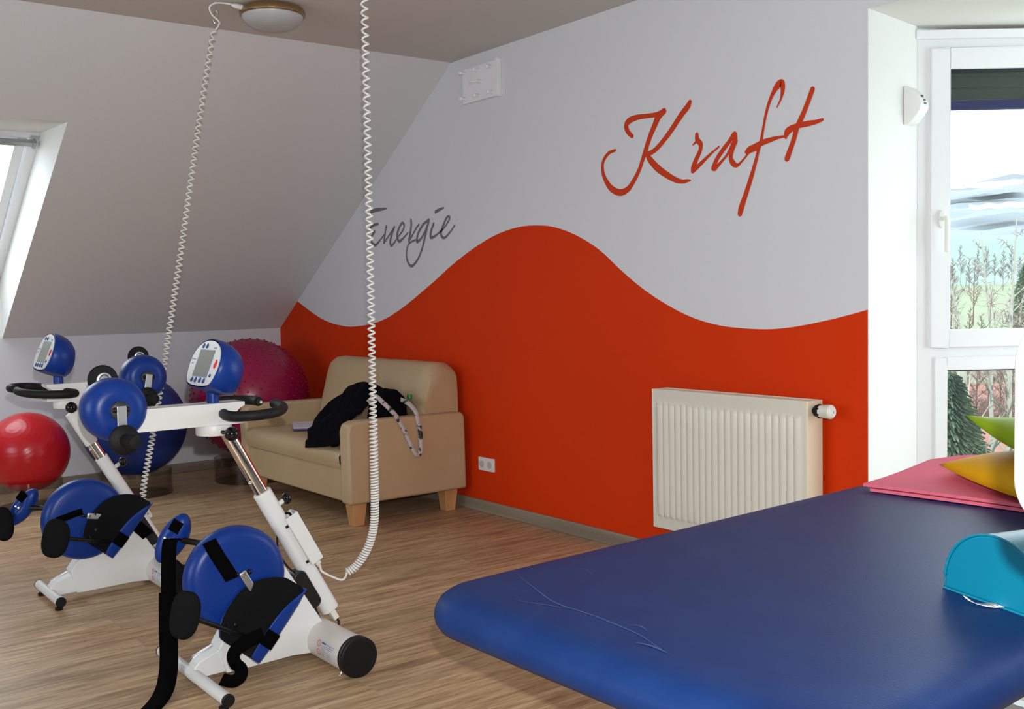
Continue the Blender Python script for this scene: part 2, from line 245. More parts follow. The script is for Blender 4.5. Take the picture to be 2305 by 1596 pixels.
# knee wall and roof slope with the skylight opening
NO = V((-(H-KN), 0, XS)).normalized(); SX, SZ = 1.858, 2.284; Y0, Y1 = -2.062, -3.22
struct(MB().span((-T, -7, -.12), (0, .1, KN)).build('wall_left', wall_w, smooth=False))
def slope_quad(b, xa, xb, ya, yb, flip=False, th=.02):
    zf = lambda x: KN+x*(H-KN)/XS
    q = [(xa, ya, zf(xa)), (xb, ya, zf(xb)), (xb, yb, zf(xb)), (xa, yb, zf(xa))]; q2 = [V(p)+NO*th for p in q]
    vs = [V(p) for p in q]+q2
    if flip: vs = [V((XL-p.x, p.y, p.z)) for p in vs]
    b.add(vs, [(0, 1, 2, 3), (4, 7, 6, 5), (0, 4, 5, 1), (1, 5, 6, 2), (2, 6, 7, 3), (3, 7, 4, 0)])
def slope(name, flip, ya, yb):
    b = MB(); slope_quad(b, 0, XS, .04, ya, flip); slope_quad(b, 0, XS, yb, -7, flip); slope_quad(b, SX, XS, ya, yb, flip)
    o = struct(b.build(name, slope_w, smooth=False))
    fx = (lambda p: V((XL-p[0], p[1], p[2]))) if flip else (lambda p: V(p))
    r = MB(); A, B, C_, D = (0, KN), (SX, SZ), (1.264, 2.305), (0, 1.482)
    for (y, d) in ((ya-.0012, .1), (yb+.0012, -.1)): r.add([fx((x, yy, z)) for yy in (y, y+d) for x, z in (A, B, C_, D)], [(0, 1, 2, 3), (7, 6, 5, 4), (0, 4, 5, 1), (1, 5, 6, 2), (2, 6, 7, 3), (3, 7, 4, 0)])
    r.add([fx(p) for p in ((B[0], ya, B[1]), (B[0], yb, B[1]), (C_[0], yb, C_[1]), (C_[0], ya, C_[1]), (B[0], ya, B[1]+.1), (B[0], yb, B[1]+.1), (C_[0]+.05, yb, C_[1]+.1), (C_[0]+.05, ya, C_[1]+.1))], [(0, 1, 2, 3), (7, 6, 5, 4), (0, 4, 5, 1), (3, 2, 6, 7)])
    r.add([fx(p) for p in ((0, ya, KN), (0, yb, KN), (0, yb, 1.482), (0, ya, 1.482), (-.1, ya, KN), (-.1, yb, KN), (-.1, yb, 1.482), (-.1, ya, 1.482))], [(0, 1, 2, 3), (7, 6, 5, 4), (0, 4, 5, 1), (3, 2, 6, 7)])
    struct(r.build('trim_2' if flip else 'trim_1', reveal_w, smooth=False))
    return fx
def skylight(fx, idx, ya, yb):
    # local frame on the outer plane
    a = V((0, 0, 1.482)); c = V((1.264, 0, 2.305)); t = (c-a).normalized(); Ls = (c-a).length; n = NO
    P = lambda s, y, d: fx(a+t*s+n*d+V((0, y, 0)))
    root = bpy.data.objects.new('window_%d' % idx, None); COL.objects.link(root); root.location = P(0, (ya+yb)/2, 0); root['kind'] = 'structure'
    def bar(b, s0, s1, y0, y1, d0, d1): b.add([P(s, y, d) for s in (s0, s1) for y in (y0, y1) for d in (d0, d1)], [(0, 1, 3, 2), (4, 6, 7, 5), (0, 4, 5, 1), (2, 3, 7, 6), (0, 2, 6, 4), (1, 5, 7, 3)])
    b = MB()
    for y0, y1 in ((ya, ya-.055), (yb, yb+.055)): bar(b, 0, Ls, y0, y1, -.02, .06)
    for s0, s1 in ((0, .06), (Ls-.03, Ls)): bar(b, s0, s1, ya, yb, -.02, .06)
    b.build('window_frame', pvc, root, bevel=.004)
    b = MB()
    for y0, y1 in ((ya-.065, ya-.12), (yb+.065, yb+.12)): bar(b, .07, Ls-.05, y0, y1, .0, .07)
    for s0, s1 in ((.07, .13), (Ls-.09, Ls-.05)): bar(b, s0, s1, ya-.065, yb+.065, .0, .07)
    b.build('sash', pvc, root, bevel=.004)
    b = MB(); bar(b, Ls-.07, Ls-.035, ya-.02, yb+.02, -.05, -.02); bar(b, Ls-.08, Ls-.03, ya-.02, ya-.04, -.055, -.015)
    b.build('ventilation_bar', mat('grey_aluminium', (.35, .37, .38), .4, metal=.6), root, bevel=.003)
    b = MB(); bar(b, .12, Ls-.08, ya-.115, yb+.115, .05, .056); b.build('glass_pane', CLEAR, root, smooth=False)
CLEAR = glass('clear_window_glass')
fx = slope('wall_slope_left', False, Y0, Y1); skylight(fx, 1, Y0, Y1)
fx2 = slope('wall_slope_right', True, -2.6, -3.76); skylight(fx2, 2, -2.6, -3.76)  # this second skylight is unseen, added to bring in more daylight
struct(MB().span((XL, -7, -.12), (XL+T, .1, KN)).build('wall_right', wall_w, smooth=False))
w = MB(); w.span((-T, -7, -.12), (3.0, -7-T, H+.1)); w.span((6.0, -7, -.12), (XL+T, -7-T, H+.1)); w.span((3.0, -7, -.12), (6.0, -7-T, .85)); w.span((3.0, -7, 2.3), (6.0, -7-T, H+.1))  # window opening behind the camera, added for its daylight
struct(w.build('wall_front', wall_w, smooth=False))
w = MB()
for (a, b_) in (((3.0, -7.0, .85), (3.07, -7.08, 2.3)), ((5.93, -7.0, .85), (6.0, -7.08, 2.3)), ((4.465, -7.0, .85), (4.535, -7.08, 2.3)), ((3.07, -7.0, .85), (5.93, -7.08, .92)), ((3.07, -7.0, 2.23), (5.93, -7.08, 2.3))): w.span(a, b_)
struct(w.build('window_6', pvc, bevel=.004))  # frame of the added, unseen window that gives the room daylight
portal((4.5, -7.2, 1.575), (0, 1, 0), 3.0, 1.45)  # portal for the added window behind the camera
struct(MB().span((0, -.018, 0), (XR, 0, .0714)).build('baseboard_back', skirt, bevel=.004))
struct(MB().span((0, -7, 0), (.018, -.018, .0714)).build('baseboard_left', mat('grey_oak_skirting_side', (.32, .265, .20), .5, var=(14, (.20, .16, .12), (1, .06, 1))), bevel=.004))
# the bay: side wall, ceiling, three window facets
P0 = V((XR-.01, 0, 0)); A1 = V((5.352, .434, 0)); DW = V((.6, .8, 0)); NW = V((.8, -.6, 0))
LW = 1.06; A2 = A1+DW*LW; mirror = lambda p: V((XR+BAYR-p.x, p.y, p.z))
w = MB(); w.prism([(XR, 0.004), (A1.x, A1.y), (A1.x-.12, A1.y+.06), (XR-.155, 0.012)], XY(0), -.1, ZB+.05); struct(w.build('wall_bay_left', reveal_w, smooth=False))
w = MB(); w.prism([(BAYR, 0), (mirror(A1).x, A1.y), (mirror(A1).x+.12, A1.y+.06), (BAYR+.13, .05)], XY(0), -.1, ZB+.05); struct(w.build('wall_bay_right', reveal_w, smooth=False))
b5 = mirror(A2)
w = MB(); w.prism([(XR, .0185), (BAYR, .0185), (mirror(A1).x+.05, A1.y+.08), (b5.x+.05, b5.y+.1), (A2.x-.05, A2.y+.1), (A1.x-.05, A1.y+.08)], XY(ZB), 0, .1); struct(w.build('ceiling_bay', mat('bay_ceiling_paint', (.70, .70, .66), .8, spec=.25, bump=(130, .15, .003)), smooth=False))
def facet(idx, A, B, shutter):
    A = V(A); B = V(B); t = (B-A).normalized(); L = (B-A).length; n = V((-t.y, t.x, 0))   # n points outside
    root = bpy.data.objects.new('window_%d' % idx, None); COL.objects.link(root); root.location = (A+B)/2; root['kind'] = 'structure'
    P = lambda s, z, d: A+t*s+n*d+V((0, 0, z))
    def bar(b, s0, s1, z0, z1, d0, d1): b.add([P(s, z, d) for s in (s0, s1) for z in (z0, z1) for d in (d0, d1)], [(0, 1, 3, 2), (4, 6, 7, 5), (0, 4, 5, 1), (2, 3, 7, 6), (0, 2, 6, 4), (1, 5, 7, 3)])
    S0, S1, TOP = .055, L-.055, ZB-.09
    b = MB(); bar(b, 0, S0+.03, .28, ZB-.02, 0, .09); bar(b, S1-.03, L, .28, ZB-.02, 0, .09); bar(b, S0+.03, S1-.03, TOP, ZB-.02, 0, .09); bar(b, S0+.03, S1-.03, .98, 1.055, 0, .09); bar(b, S0+.03, S1-.03, .28, .40, 0, .09)
    b.build('window_frame', pvc, root, bevel=.004)
    b = MB(); bar(b, -.01, L+.01, ZB-.055, ZB-.018, -.018, 0); b.build('top_trim', pvc, root, bevel=.003)
    b = MB(); bar(b, 0, L, 0, .28, -.02, .12); b.build('parapet', reveal_w, root, smooth=False)
    # opening sash above
    b = MB(); z0, z1 = 1.04, TOP-.005
    bar(b, S0-.003, S0+.075, z0, z1, -.02, .05); bar(b, S1-.075, S1+.003, z0, z1, -.02, .05); bar(b, S0+.075, S1-.075, z1-.085, z1, -.02, .05); bar(b, S0+.075, S1-.075, z0, z0+.075, -.02, .05)
    b.build('sash', pvc, root, bevel=.004)
    gk = MB()
    for (s0, s1, q0, q1) in ((S0+.075, S1-.075, z1-.089, z1-.083), (S0+.07, S1-.07, .938, .945)): bar(gk, s0, s1, q0, q1, -.004, .05)
    gk.build('gasket', gasket, root, smooth=False)
    b = MB(); bar(b, S0+.07, S1-.07, z0+.07, z1-.08, .03, .036); b.build('glass_pane', CLEAR, root, smooth=False)
    b = MB(); bar(b, S0+.02, S0+.068, .36, 1.0, -.012, .05); bar(b, S1-.068, S1-.02, .36, 1.0, -.012, .05); bar(b, S0+.068, S1-.068, .943, 1.0, -.012, .05); bar(b, S0+.068, S1-.068, .36, .42, -.012, .05)
    b.build('fixed_sash', pvc, root, bevel=.004)
    b = MB(); bar(b, S0+.06, S1-.06, .41, .95, .03, .036); b.build('glass_pane', CLEAR, root, smooth=False)
    # handle
    h = MB(); c = P(S0+.04, 1.585, -.02)
    h.prism([(.014*math.cos(q), .038*math.sin(q)) for q in [k*math.pi/10 for k in range(20)]], lambda u, v, d: c+t*u+V((0, 0, v))+n*d, -.012, .0)
    h.tube([c+n*-.01, c+n*-.045], .009, 12); h.tube(spline([c+n*-.045+V((0, 0, .01)), c+n*-.048+t*.004+V((0, 0, -.02)), c+n*-.048+t*.004+V((0, 0, -.14))], 5), .0095, 12)
    h.build('window_handle', mat('white_handle_plastic', (.72, .74, .68), .35), root, bevel=.002)
    if shutter:   # outside roller shutter, partly down
        b = MB(); zt = ZB-.02; k = 0; zb = 2.105
        while zb+k*.052 < zt: bar(b, S0, S1, zb+k*.052, zb+k*.052+.046, .12, .13); bar(b, S0, S1, zb+k*.052+.044, zb+k*.052+.053, .124, .128); k += 1
        o = b.build('roller_shutter', mat('dark_green_shutter_slats', (.022, .034, .026), .35), root, bevel=.002)
        b = MB(); bar(b, S0, S1, 2.062, 2.104, .118, .134); b.build('shutter_rail', mat('blue_shutter_rail', (.012, .018, .10), .3), root, bevel=.002)
    w = .95
    pc = P(L/2, 1.3, .2); portal(pc, -n, L, 2.2)
facet(3, A1, A2, True); facet(4, A2, b5, True); facet(5, b5, mirror(A1), True)
portal((1.264/2-.05+NO.x*.1, (Y0+Y1)/2, 1.89+NO.z*.1), -NO, 1.1, 1.5)
portal((XL-1.264/2+.05-NO.x*.1, -3.18, 1.89+NO.z*.1), (NO.x, 0, -NO.z), 1.1, 1.5)  # portal for the added skylight on the right slope
# ------------------------------------------------------------ fixtures on walls and ceiling
def rrect(x0, z0, x1, z1, r, n=5):
    out = []
    for cx, cz, a in ((x1-r, z1-r, 0), (x0+r, z1-r, 90), (x0+r, z0+r, 180), (x1-r, z0+r, 270)):
        out += [(cx+r*math.cos(R(a+90*k/n)), cz+r*math.sin(R(a+90*k/n))) for k in range(n+1)]
    return out
t = thing('ceiling_lamp', (3.06, -1.41, H), 'round flush ceiling lamp with brass ring and white glass bowl', 'lamp')
c = V((3.06, -1.41, H))
MB().lathe([(.10, 0), (.135, -.004), (.150, -.012), (.158, -.028), (.156, -.042), (.146, -.046)], c, (0, 0, 1), 64).build('ring', brass, t)
MB().lathe([(.146, -.043)]+[(.146*math.cos(a*math.pi/2/12), -.043-.065*math.sin(a*math.pi/2/12)) for a in range(13)], c, (0, 0, 1), 64).build('glass_bowl', opal, t)
t = thing('peg_board', (2.848, 0, 2.44), 'square white wall panel with small white pegs near the ceiling', 'wall panel')
m = MB(); m.span((2.675, -.024, 2.442), (3.022, -.002, 2.645)); m.build('panel', mat('white_panel_laminate', (.82, .81, .87), .45), t, bevel=.002)
MB().span((3.010, -.030, 2.436), (3.030, -.001, 2.652)).build('edge_strip', mat('bright_white_plastic', (.82, .82, .84), .35), t, bevel=.002)
for px, pz in ((2.70, 2.620), (2.835, 2.617), (2.965, 2.612), (2.70, 2.470), (2.84, 2.468), (2.970, 2.466)):
    MB().lathe([(.007, 0), (.007, .028), (.012, .030), (.013, .036), (.009, .042), (0, .043)], (px, -.022, pz), (0, -1, 0), 16).build('peg', MATS['bright_white_plastic'], t)
m = MB(); m.tube(spline([(2.79, -.022, 2.547), (2.79, -.05, 2.548), (2.815, -.062, 2.548), (2.84, -.05, 2.547), (2.84, -.022, 2.546)], 6), .006, 12); m.lathe([(.008, 0), (.008, .03), (.011, .034), (0, .036)], (2.86, -.022, 2.547), (0, -1, 0), 14)
m.build('hook', MATS['bright_white_plastic'], t)
t = thing('wall_socket', (2.81, 0, .25), 'white double power socket low on the orange wall', 'socket')
MB().prism(rrect(2.732, .252, 2.888, .332, .006), XZ(0), 0, -.010).build('frame', mat('white_socket_plastic', (.76, .75, .75), .3), t, bevel=.002)
for cx in (2.771, 2.849):
    m = MB(); m.prism(rrect(cx-.028, .264, cx+.028, .320, .004), XZ(0), -.010, -.0125); g = m.build('insert', MATS['white_socket_plastic'], t, bevel=.0008)
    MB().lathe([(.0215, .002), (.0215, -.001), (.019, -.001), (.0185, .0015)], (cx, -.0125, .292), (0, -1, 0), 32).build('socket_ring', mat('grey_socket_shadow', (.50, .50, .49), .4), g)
    m = MB()
    for s in (-1, 1): m.lathe([(.0024, 0), (.0024, .0004), (0, .0004)], (cx+s*.0095, -.0127, .292), (0, -1, 0), 12)
    m.build('pin_holes', gasket, g)
# detector on the bay's side wall
t = thing('motion_detector', (5.366, .36, 1.965), 'small white half round detector high on the window reveal', 'detector')
e = (V((5.352, .434, 0))-V((5.403, 0, 0))).normalized(); nn = V((e.y, -e.x, 0)); o0 = V((5.403, 0, 0))+e*.352+nn*.001
m = MB(); n = 16; prof = [(.022+.052*math.sin(math.pi*k/n), -.075+.15*k/n) for k in range(n+1)]
poly = [(0.0, -.078)]+[(a, b) for a, b in prof]+[(0, .078)]
m.prism(poly, lambda u, v, d: o0+nn*u+V((0, 0, 2.048+v))+e*d, -.045, .03); m.build('housing', mat('white_detector_plastic', (.80, .81, .80), .35), t, bevel=.004)
m = MB()
for zz in (.035, .018, .004): a = .022+.052*math.sin(math.pi*(zz+.075)/.15); m.box(o0+nn*(a+.0015)+V((0, 0, 2.048+zz))+e*-.008, (.006, .012, .006 if zz < .03 else .010))
m.build('indicator_slots', mat('dark_grey_plastic', (.12, .12, .12), .4), t)
# radiator
t = thing('radiator', (4.78, -.08, .19), 'cream ribbed panel radiator under the word Kraft', 'radiator')
X0, X1, Z0, Z1, YF, YB = 4.335, 5.205, .188, .838, -.135, -.035
m = MB(); P = []; nr = 22; st = (X1-X0-.05)/nr; xs = [X0, X0+.012]; 
for i in range(nr*10+1): xs.append(X0+.025+st*i/10)
xs += [X1-.012, X1]
zs = [Z0, Z0+.012, Z0+.03, Z0+.048, Z0+.055, Z0+.062, Z0+.07]+[Z0+.07+(Z1-Z0-.14)*k/6 for k in range(1, 7)]+[Z1-.062, Z1-.055, Z1-.048, Z1-.03, Z1-.012, Z1]
for z in zs:
    row = []
    f_ = max(0, min(1, (min(z-Z0, Z1-z)-.048)/.022)); f_ = f_*f_*(3-2*f_)
    for x in xs:
        ph = (x-X0-.025)/st
        d = .010*max(0, math.sin(math.pi*(ph % 1)))**.8*f_ if 0 < ph < nr else 0
        row.append((x, YF-d+.002, z))
    P.append(row)
m.grid(P); m.add([(X0, YF+.002, Z0), (X1, YF+.002, Z0), (X1, YF+.016, Z0), (X0, YF+.016, Z0), (X0, YF+.002, Z1), (X1, YF+.002, Z1), (X1, YF+.016, Z1), (X0, YF+.016, Z1)], [(0, 1, 2, 3), (7, 6, 5, 4), (2, 6, 7, 3), (0, 3, 7, 4), (1, 5, 6, 2)])
m.build('front_panel', cream_m, t, angle=60)
m = MB(); m.span((X0, YF+.004, Z1-.004), (X1, YF+.014, Z1+.008)); m.span((X0, YB-.01, Z1-.004), (X1, YB, Z1+.008)); k = X0+.01
m.span((X0, YF+.014, Z1-.006), (X1, YB-.01, Z1+.001))
while k < X1-.02: m.span((k, YF+.012, Z1), (k+.006, YB-.008, Z1+.006)); k += .022
m.build('top_grille', cream_m, t, bevel=.001)
MB().span((X1-.002, YF, Z0), (X1+.010, YB, Z1+.008)).build('side_panel', cream_side, t, bevel=.002)
MB().span((X0-.004, YF, Z0), (X0+.004, YB, Z1+.008)).build('side_panel', cream_m, t, bevel=.002)
MB().span((X0, YB-.006, Z0), (X1, YB, Z1)).build('back_panel', cream_m, t)
for x in (X0+.15, X1-.15):
    for za, zb in ((Z1-.2, Z1-.1), (Z0+.05, Z0+.12)): MB().span((x, YB, za), (x+.04, -.0005, zb)).build('wall_bracket', cream_m, t)
v = V((X1+.01, -.095, .806))
vo = MB().lathe([(.013, 0), (.013, .010), (.024, .012), (.0265, .026), (.0265, .036)], v, (1, 0, 0), 24).build('valve_collar', black_p, t, bevel=.001)
m = MB(); m.lathe([(.021, .026), (.0262, .03), (.0268, .052), (.028, .056), (.028, .066), (.029, .068), (.029, .084), (.022, .092), (0, .093)], v, (1, 0, 0), 32)
hd = m.build('thermostat_head', mat('cream_valve_plastic', (.72, .71, .64), .35), t)
m = MB()
for k in range(7): a = k*2*math.pi/7; m.box(v+V((.033, 0.0258*math.cos(a), 0.0258*math.sin(a))), (.016, .006, .006), Matrix.Rotation(a, 3, 'X'))
m.build('grip_teeth', black_p, vo)
MB().lathe([(.014, .093), (.014, .0945), (0, .0945)], v, (1, 0, 0), 24).build('cap', mat('white_valve_cap', (.74, .75, .78), .35), hd)
m = MB(); cc = v+V((.0947, 0, 0)); m.add([cc+V((0, -.006, -.005)), cc+V((0, .006, -.005)), cc+V((0, 0, .007)), cc+V((.0004, -.006, -.005)), cc+V((.0004, .006, -.005)), cc+V((.0004, 0, .007))], [(0, 1, 2), (5, 4, 3), (0, 1, 4, 3), (1, 2, 5, 4), (2, 0, 3, 5)])
m.build('logo', mat('grey_logo_print', (.25, .28, .36), .5), hd)
# ------------------------------------------------------------ sofa and what lies on it
SL, SR, SF, SB = 1.15, 2.66, -.85, -.05
t = thing('sofa', ((SL+SR)/2, (SF+SB)/2, 0), 'small beige leatherette two-seat sofa against the orange wall', 'sofa')
m = MB(); m.span((SL+.05, SF+.02, .14), (SR-.05, SB, .335)); m.build('base', leather, t, bevel=.012)
for x0, x1 in ((SR-.105, SR), (SL, SL+.105)):
    m = MB(); prof = [(SF, .135), (SF-.004, .55), (SF+.010, .592), (SF+.05, .607), (SB-.02, .602), (SB, .575), (SB+.005, .135)]
    m.prism(prof, lambda u, v, d: (x0+d, u, v), 0, x1-x0); m.build('armrest', leather, t, bevel=.018, seg=4)
# seat cushion
m = MB(); P = []; xa, xb = SL+.098, SR-.098; nx, ny = 24, 16
def seat_z(x, y): u = (x-xa)/(xb-xa); v = (y-SF)/(SB-.2-SF); return .448+.010*math.sin(math.pi*min(max(u, 0), 1))-.02*max(0, 1-v*9)**2
for j in range(ny+1):
    y = SF+.012+(SB-.22-SF)*j/ny; P.append([(xa+(xb-xa)*i/nx, y, seat_z(xa+(xb-xa)*i/nx, y)) for i in range(nx+1)])
m.grid(P); n0 = [V(p) for p in P[0]]
m.grid([[V((p.x, SF+.002, .338)) for p in n0], [V((p.x, SF-.008, .37)) for p in n0], [V((p.x, SF-.010, .405)) for p in n0], n0])
m.span((xa, SF+.002, .336), (xb, SB-.2, .36)); m.build('seat_cushion', leather, t, angle=60)
# backrest with a slight dip at its middle
m = MB(); P = []; bx0, bx1 = SL+.12, SR-.075; cx = (bx0+bx1)/2
def btop(u):   # u in 0..1 across
    e_ = min(u, 1-u); z = .905-.010*math.exp(-((u-.5)/.035)**2)
    return z-.060*max(0, 1-e_/.065)**2.2
N_ = 60
for i in range(N_+1):
    u = i/N_; x = bx0+(bx1-bx0)*u+(.06*(1-min(1, u/.08)) if u < .08 else 0)*0; zt = btop(u); puff = .018*math.sin(math.pi*((u*2) % 1))**.5*(0 if u in (0, 1) else 1)
    row = []
    for (y, k) in ((-.335, 0), (-.325-puff, .12), (-.295-puff, .45), (-.255-puff, .8), (-.235-puff*.8, .93), (-.20, .99), (-.15, 1.0), (-.09, .985), (-.055, .93), (-.05, .7), (-.05, 0)):
        row.append((x, y, .42+(zt-.42)*k))
    P.append(row)
m.grid(P); m.add(P[0], [tuple(range(11))]); m.add(P[-1], [tuple(range(11))]); m.build('backrest', leather, t, angle=50)
for x, y in ((SR-.085, SF+.085), (SR-.085, SB-.085), (SL+.085, SF+.085), (SL+.085, SB-.085)):
    m = MB(); a, b = .047, .033; m.add([(x-a, y-a, .14), (x+a, y-a, .14), (x+a, y+a, .14), (x-a, y+a, .14), (x-b, y-b, 0), (x+b, y-b, 0), (x+b, y+b, 0), (x-b, y+b, 0)], [(0, 1, 2, 3), (4, 7, 6, 5), (0, 4, 5, 1), (1, 5, 6, 2), (2, 6, 7, 3), (3, 7, 4, 0)])
    m.build('leg', beech, t, bevel=.004)
# folders
def slab(name, pts, z0, z1, m_, label, cat):
    b = at((sum(p[0] for p in pts)/4, sum(p[1] for p in pts)/4, z0)); b.prism(pts, XY(0), z0, z1); return tag(b.build(name, m_, bevel=.0015, seg=1), label, cat)
slab('folder', [(1.36, -.56), (1.70, -.73), (1.82, -.54), (1.48, -.34)], .464, .470, mat('violet_card', (.09, .05, .19), .5), 'dark violet folder on the sofa seat under white papers', 'folder')
slab('paper_stack', [(1.34, -.56), (1.67, -.71), (1.80, -.53), (1.48, -.35)], .4705, .477, mat('lilac_white_paper', (.56, .49, .60), .7, var=(9, (.66, .62, .70))), 'pale lilac papers on the violet folder beside the jacket', 'papers')
# black jacket thrown over the seat
NJ = 56
def cloth_h(x, y):
    def g(cx, cy, sx, sy, h): return h*math.exp(-(abs((x-cx)/sx)**2.6)-(abs((y-cy)/sy)**2.6))
    h = max(g(2.25, -.50, .26, .19, .320), g(1.98, -.47, .22, .20, .220), g(2.33, -.68, .25, .17, .16))
    h += .018*noise.noise(V((x*9, y*9, 1)))+.012*noise.noise(V((x*22, y*12, 4)))
    return .462+max(h, 0)+.012
m = at((2.3, -.5, .455)); P = []
for j in range(NJ+1):
    v = j/NJ; row = []
    for i in range(NJ+1):
        u = i/NJ; y = -.345-.515*v
        xl = 1.74+.10*v+.33*v*v*v; xr = 2.435-.01*v if v < .6 else 2.435-.006+(v-.6)*.25
        x = xl+(xr-xl)*u; z = cloth_h(x, y)
        if v > .93: q = (v-.93)/.07; z = min(z, .47)-.0*q
        row.append(V((x, y, z)))
    P.append(row)
# the tail hanging over the front edge of the seat
for q in range(1, 7):
    row = []
    for i in range(NJ+1):
        u = i/NJ; L_ = .055*q/6*max(0, 1-u*1.05)**.7; p = P[NJ][i]; row.append(V((p.x-.012*q/6, SF-.022-.004*math.sin(u*20)+(0 if L_ > .001 else .0), p.z-L_)))
    P.append(row)
m.grid(P); o = m.build('jacket', black_c, solid=.012, off=-1, sub=1, angle=180); tag(o, 'black jacket heaped on the sofa seat with its tail over the front edge', 'jacket')
# black bag between jacket and armrest, its patterned straps over the arm
t = thing('shoulder_bag', (2.47, -.36, .455), 'black bag squeezed against the sofa arm with patterned straps hanging over', 'bag')
m = MB(); P = []
for j in range(25):
    a = math.pi*j/24; row = []
    for i in range(32):
        b = 2*math.pi*i/32; q = V((math.cos(b)*math.sin(a), math.sin(b)*math.sin(a), -math.cos(a))); q = V([math.copysign(abs(k)**.75, k) for k in q])
        row.append(V((2.462+.098*q.x, -.475+.11*q.y, .605+.155*q.z))+V((1, 1, 1))*.008*noise.noise(q*2.2)+V((0, 0, -.03*(q.y+.2 if q.y < -.2 else 0)*0)))
    P.append(row+[row[0]])
m.grid(P); m.build('body', black_c, t, angle=180)
strap_m = mat('black_and_white_patterned_strap', (.03, .03, .035), .7, var=(26, (.52, .47, .46), (1, 1, 1), (.40, .44)))
sp = spline([(2.56, -.66, .70), (2.60, -.635, .735), (2.645, -.61, .70), (2.672, -.56, .64), (2.674, -.52, .585), (2.674, -.47, .49), (2.675, -.435, .415), (2.676, -.415, .385), (2.677, -.40, .38), (2.676, -.385, .395), (2.675, -.378, .44), (2.674, -.385, .53), (2.673, -.400, .60), (2.664, -.405, .635), (2.60, -.41, .675), (2.53, -.43, .70)], 8)
sd = []
for k, p in enumerate(sp):
    a = sp[max(0, k-1)]; c = sp[min(len(sp)-1, k+1)]; tt = (c-a).normalized(); sd.append(tt.cross(V((.9, -.35, .15))).normalized()*.026)
m = MB(); m.ribbon(sp, sd); m.build('strap', strap_m, t, solid=.003)
m = MB(); c_ = V((2.505, -.475, .66))
m.tube([c_+V((-.0, .01, .018)), c_+V((.022, .0, -.006)), c_+V((-.008, -.03, .0))], .003, 6); m.build('white_motif', mat('white_print', (.6, .6, .66), .6), t)
# bottle
t = thing('water_bottle', (2.49, -.19, .455), 'clear plastic bottle with green cap behind the bag on the sofa', 'bottle')
b0 = V((2.515, -.350, .458))
MB().lathe([(0, 0), (.028, 0), (.031, .005), (.031, .08), (.029, .10), (.031, .12), (.031, .165), (.027, .195), (.014, .225), (.0125, .24)], b0, (0, 0, 1), 32).build('bottle_body', glass('clear_plastic', (.86, .86, .80), rough=.05), t)
MB().lathe([(0, .262), (.015, .262), (.016, .259), (.016, .238), (.014, .236), (0, .236)], b0, (0, 0, 1), 24).build('cap', mat('green_bottle_cap', (.008, .20, .03), .35), t)
# ------------------------------------------------------------ exercise balls on clear rings
def ring(cx, cy, r, h, label):
    m = at((cx, cy, 0)); m.lathe([(r, 0), (r, h), (r-.006, h), (r-.006, .0), (r, 0)], (cx, cy, 0), (0, 0, 1), 64)
    return tag(m.build('ball_stand', glass('smoky_clear_plastic_'+label[:4], (.90, .885, .88), rough=.03), angle=30), label, 'ball stand', 'clear ring stands under the exercise balls')
ring(.60, -2.07, .205, .175, 'low clear plastic ring stand under the red exercise ball')
ring(.66, -1.40, .235, .165, 'low clear plastic ring stand under the blue exercise ball')
ring(.66, -.56, .27, .17, 'low clear plastic ring stand under the magenta exercise ball')
def ribbed_ball(name, c, r, m_, label, rib=.0):
    m = at((c[0], c[1], c[2]-r)); n, k = 64, 96; P = []
    ax = Matrix.Rotation(R(38), 3, 'Y') @ Matrix.Rotation(R(25), 3, 'X')
    for i in range(n*2+1):
        a = math.pi*i/(n*2); rr = r*(1-.0022*rib*(.5+.5*math.cos(a*52)))
        P.append([V(c)+ax @ V((rr*math.sin(a)*math.cos(2*math.pi*j/k), rr*math.sin(a)*math.sin(2*math.pi*j/k), rr*math.cos(a))) for j in range(k+1)])
    m.grid(P); return tag(m.build(name, m_, angle=180), label, 'ball')
red_b = mat('red_glossy_rubber', (.50, .006, .014), .27, spec=.5)
blue_b = mat('blue_rubber', (.004, .030, .21), .42)
ribbed_ball('exercise_ball', (.60, -2.067, .352), .257, red_b, 'ribbed bright red exercise ball by the left wall', 1)
ribbed_ball('exercise_ball', (.66, -1.40, .478), .346, blue_b, 'blue exercise ball behind the two therapy bikes', .5)
mag = mat('magenta_rubber', (.30, .006, .055), .30)
cm = V((.66, -.56, .603)); rm = .421
m = at((.66, -.56, .182)); m.ball(cm, rm, 40); n = 620
for i in range(n):
    z = 1-2*(i+.5)/n; a = i*2.399963; q = V((math.sqrt(1-z*z)*math.cos(a), math.sqrt(1-z*z)*math.sin(a), z))
    m.lathe([(.0085, -.001), (.007, .004), (.003, .007), (0, .0075)], cm+q*rm, q, 6)
tag(m.build('exercise_ball', mag, angle=180), 'large knobbly magenta exercise ball in the corner beside the sofa', 'ball')
# ------------------------------------------------------------ spiral call cords
def helix(path, rad, pitch, wire, n=10, ring=6, mi=0):
    # path: dense points; rad, pitch functions of the run fraction
    L = [0]
    for a, b in zip(path, path[1:]): L.append(L[-1]+(b-a).length)
    tot = L[-1]; pts = []; ph = 0; s = 0; i = 0
    tdir = (path[1]-path[0]).normalized(); ref = V((0, 1, 0)); nn = (ref-tdir*ref.dot(tdir)).normalized()
    while s < tot:
        while L[i+1] < s: i += 1
        q = (s-L[i])/(L[i+1]-L[i]); p = path[i].lerp(path[i+1], q); tdir = (path[i+1]-path[i]).normalized()
        nn = (nn-tdir*nn.dot(tdir)).normalized(); bb = tdir.cross(nn); u = s/tot
        pts.append(p+(nn*math.cos(ph)+bb*math.sin(ph))*rad(u)); ph += 2*math.pi/n; s += pitch(u)/n
    return pts
def lerp(a, b, u): return a+(b-a)*u
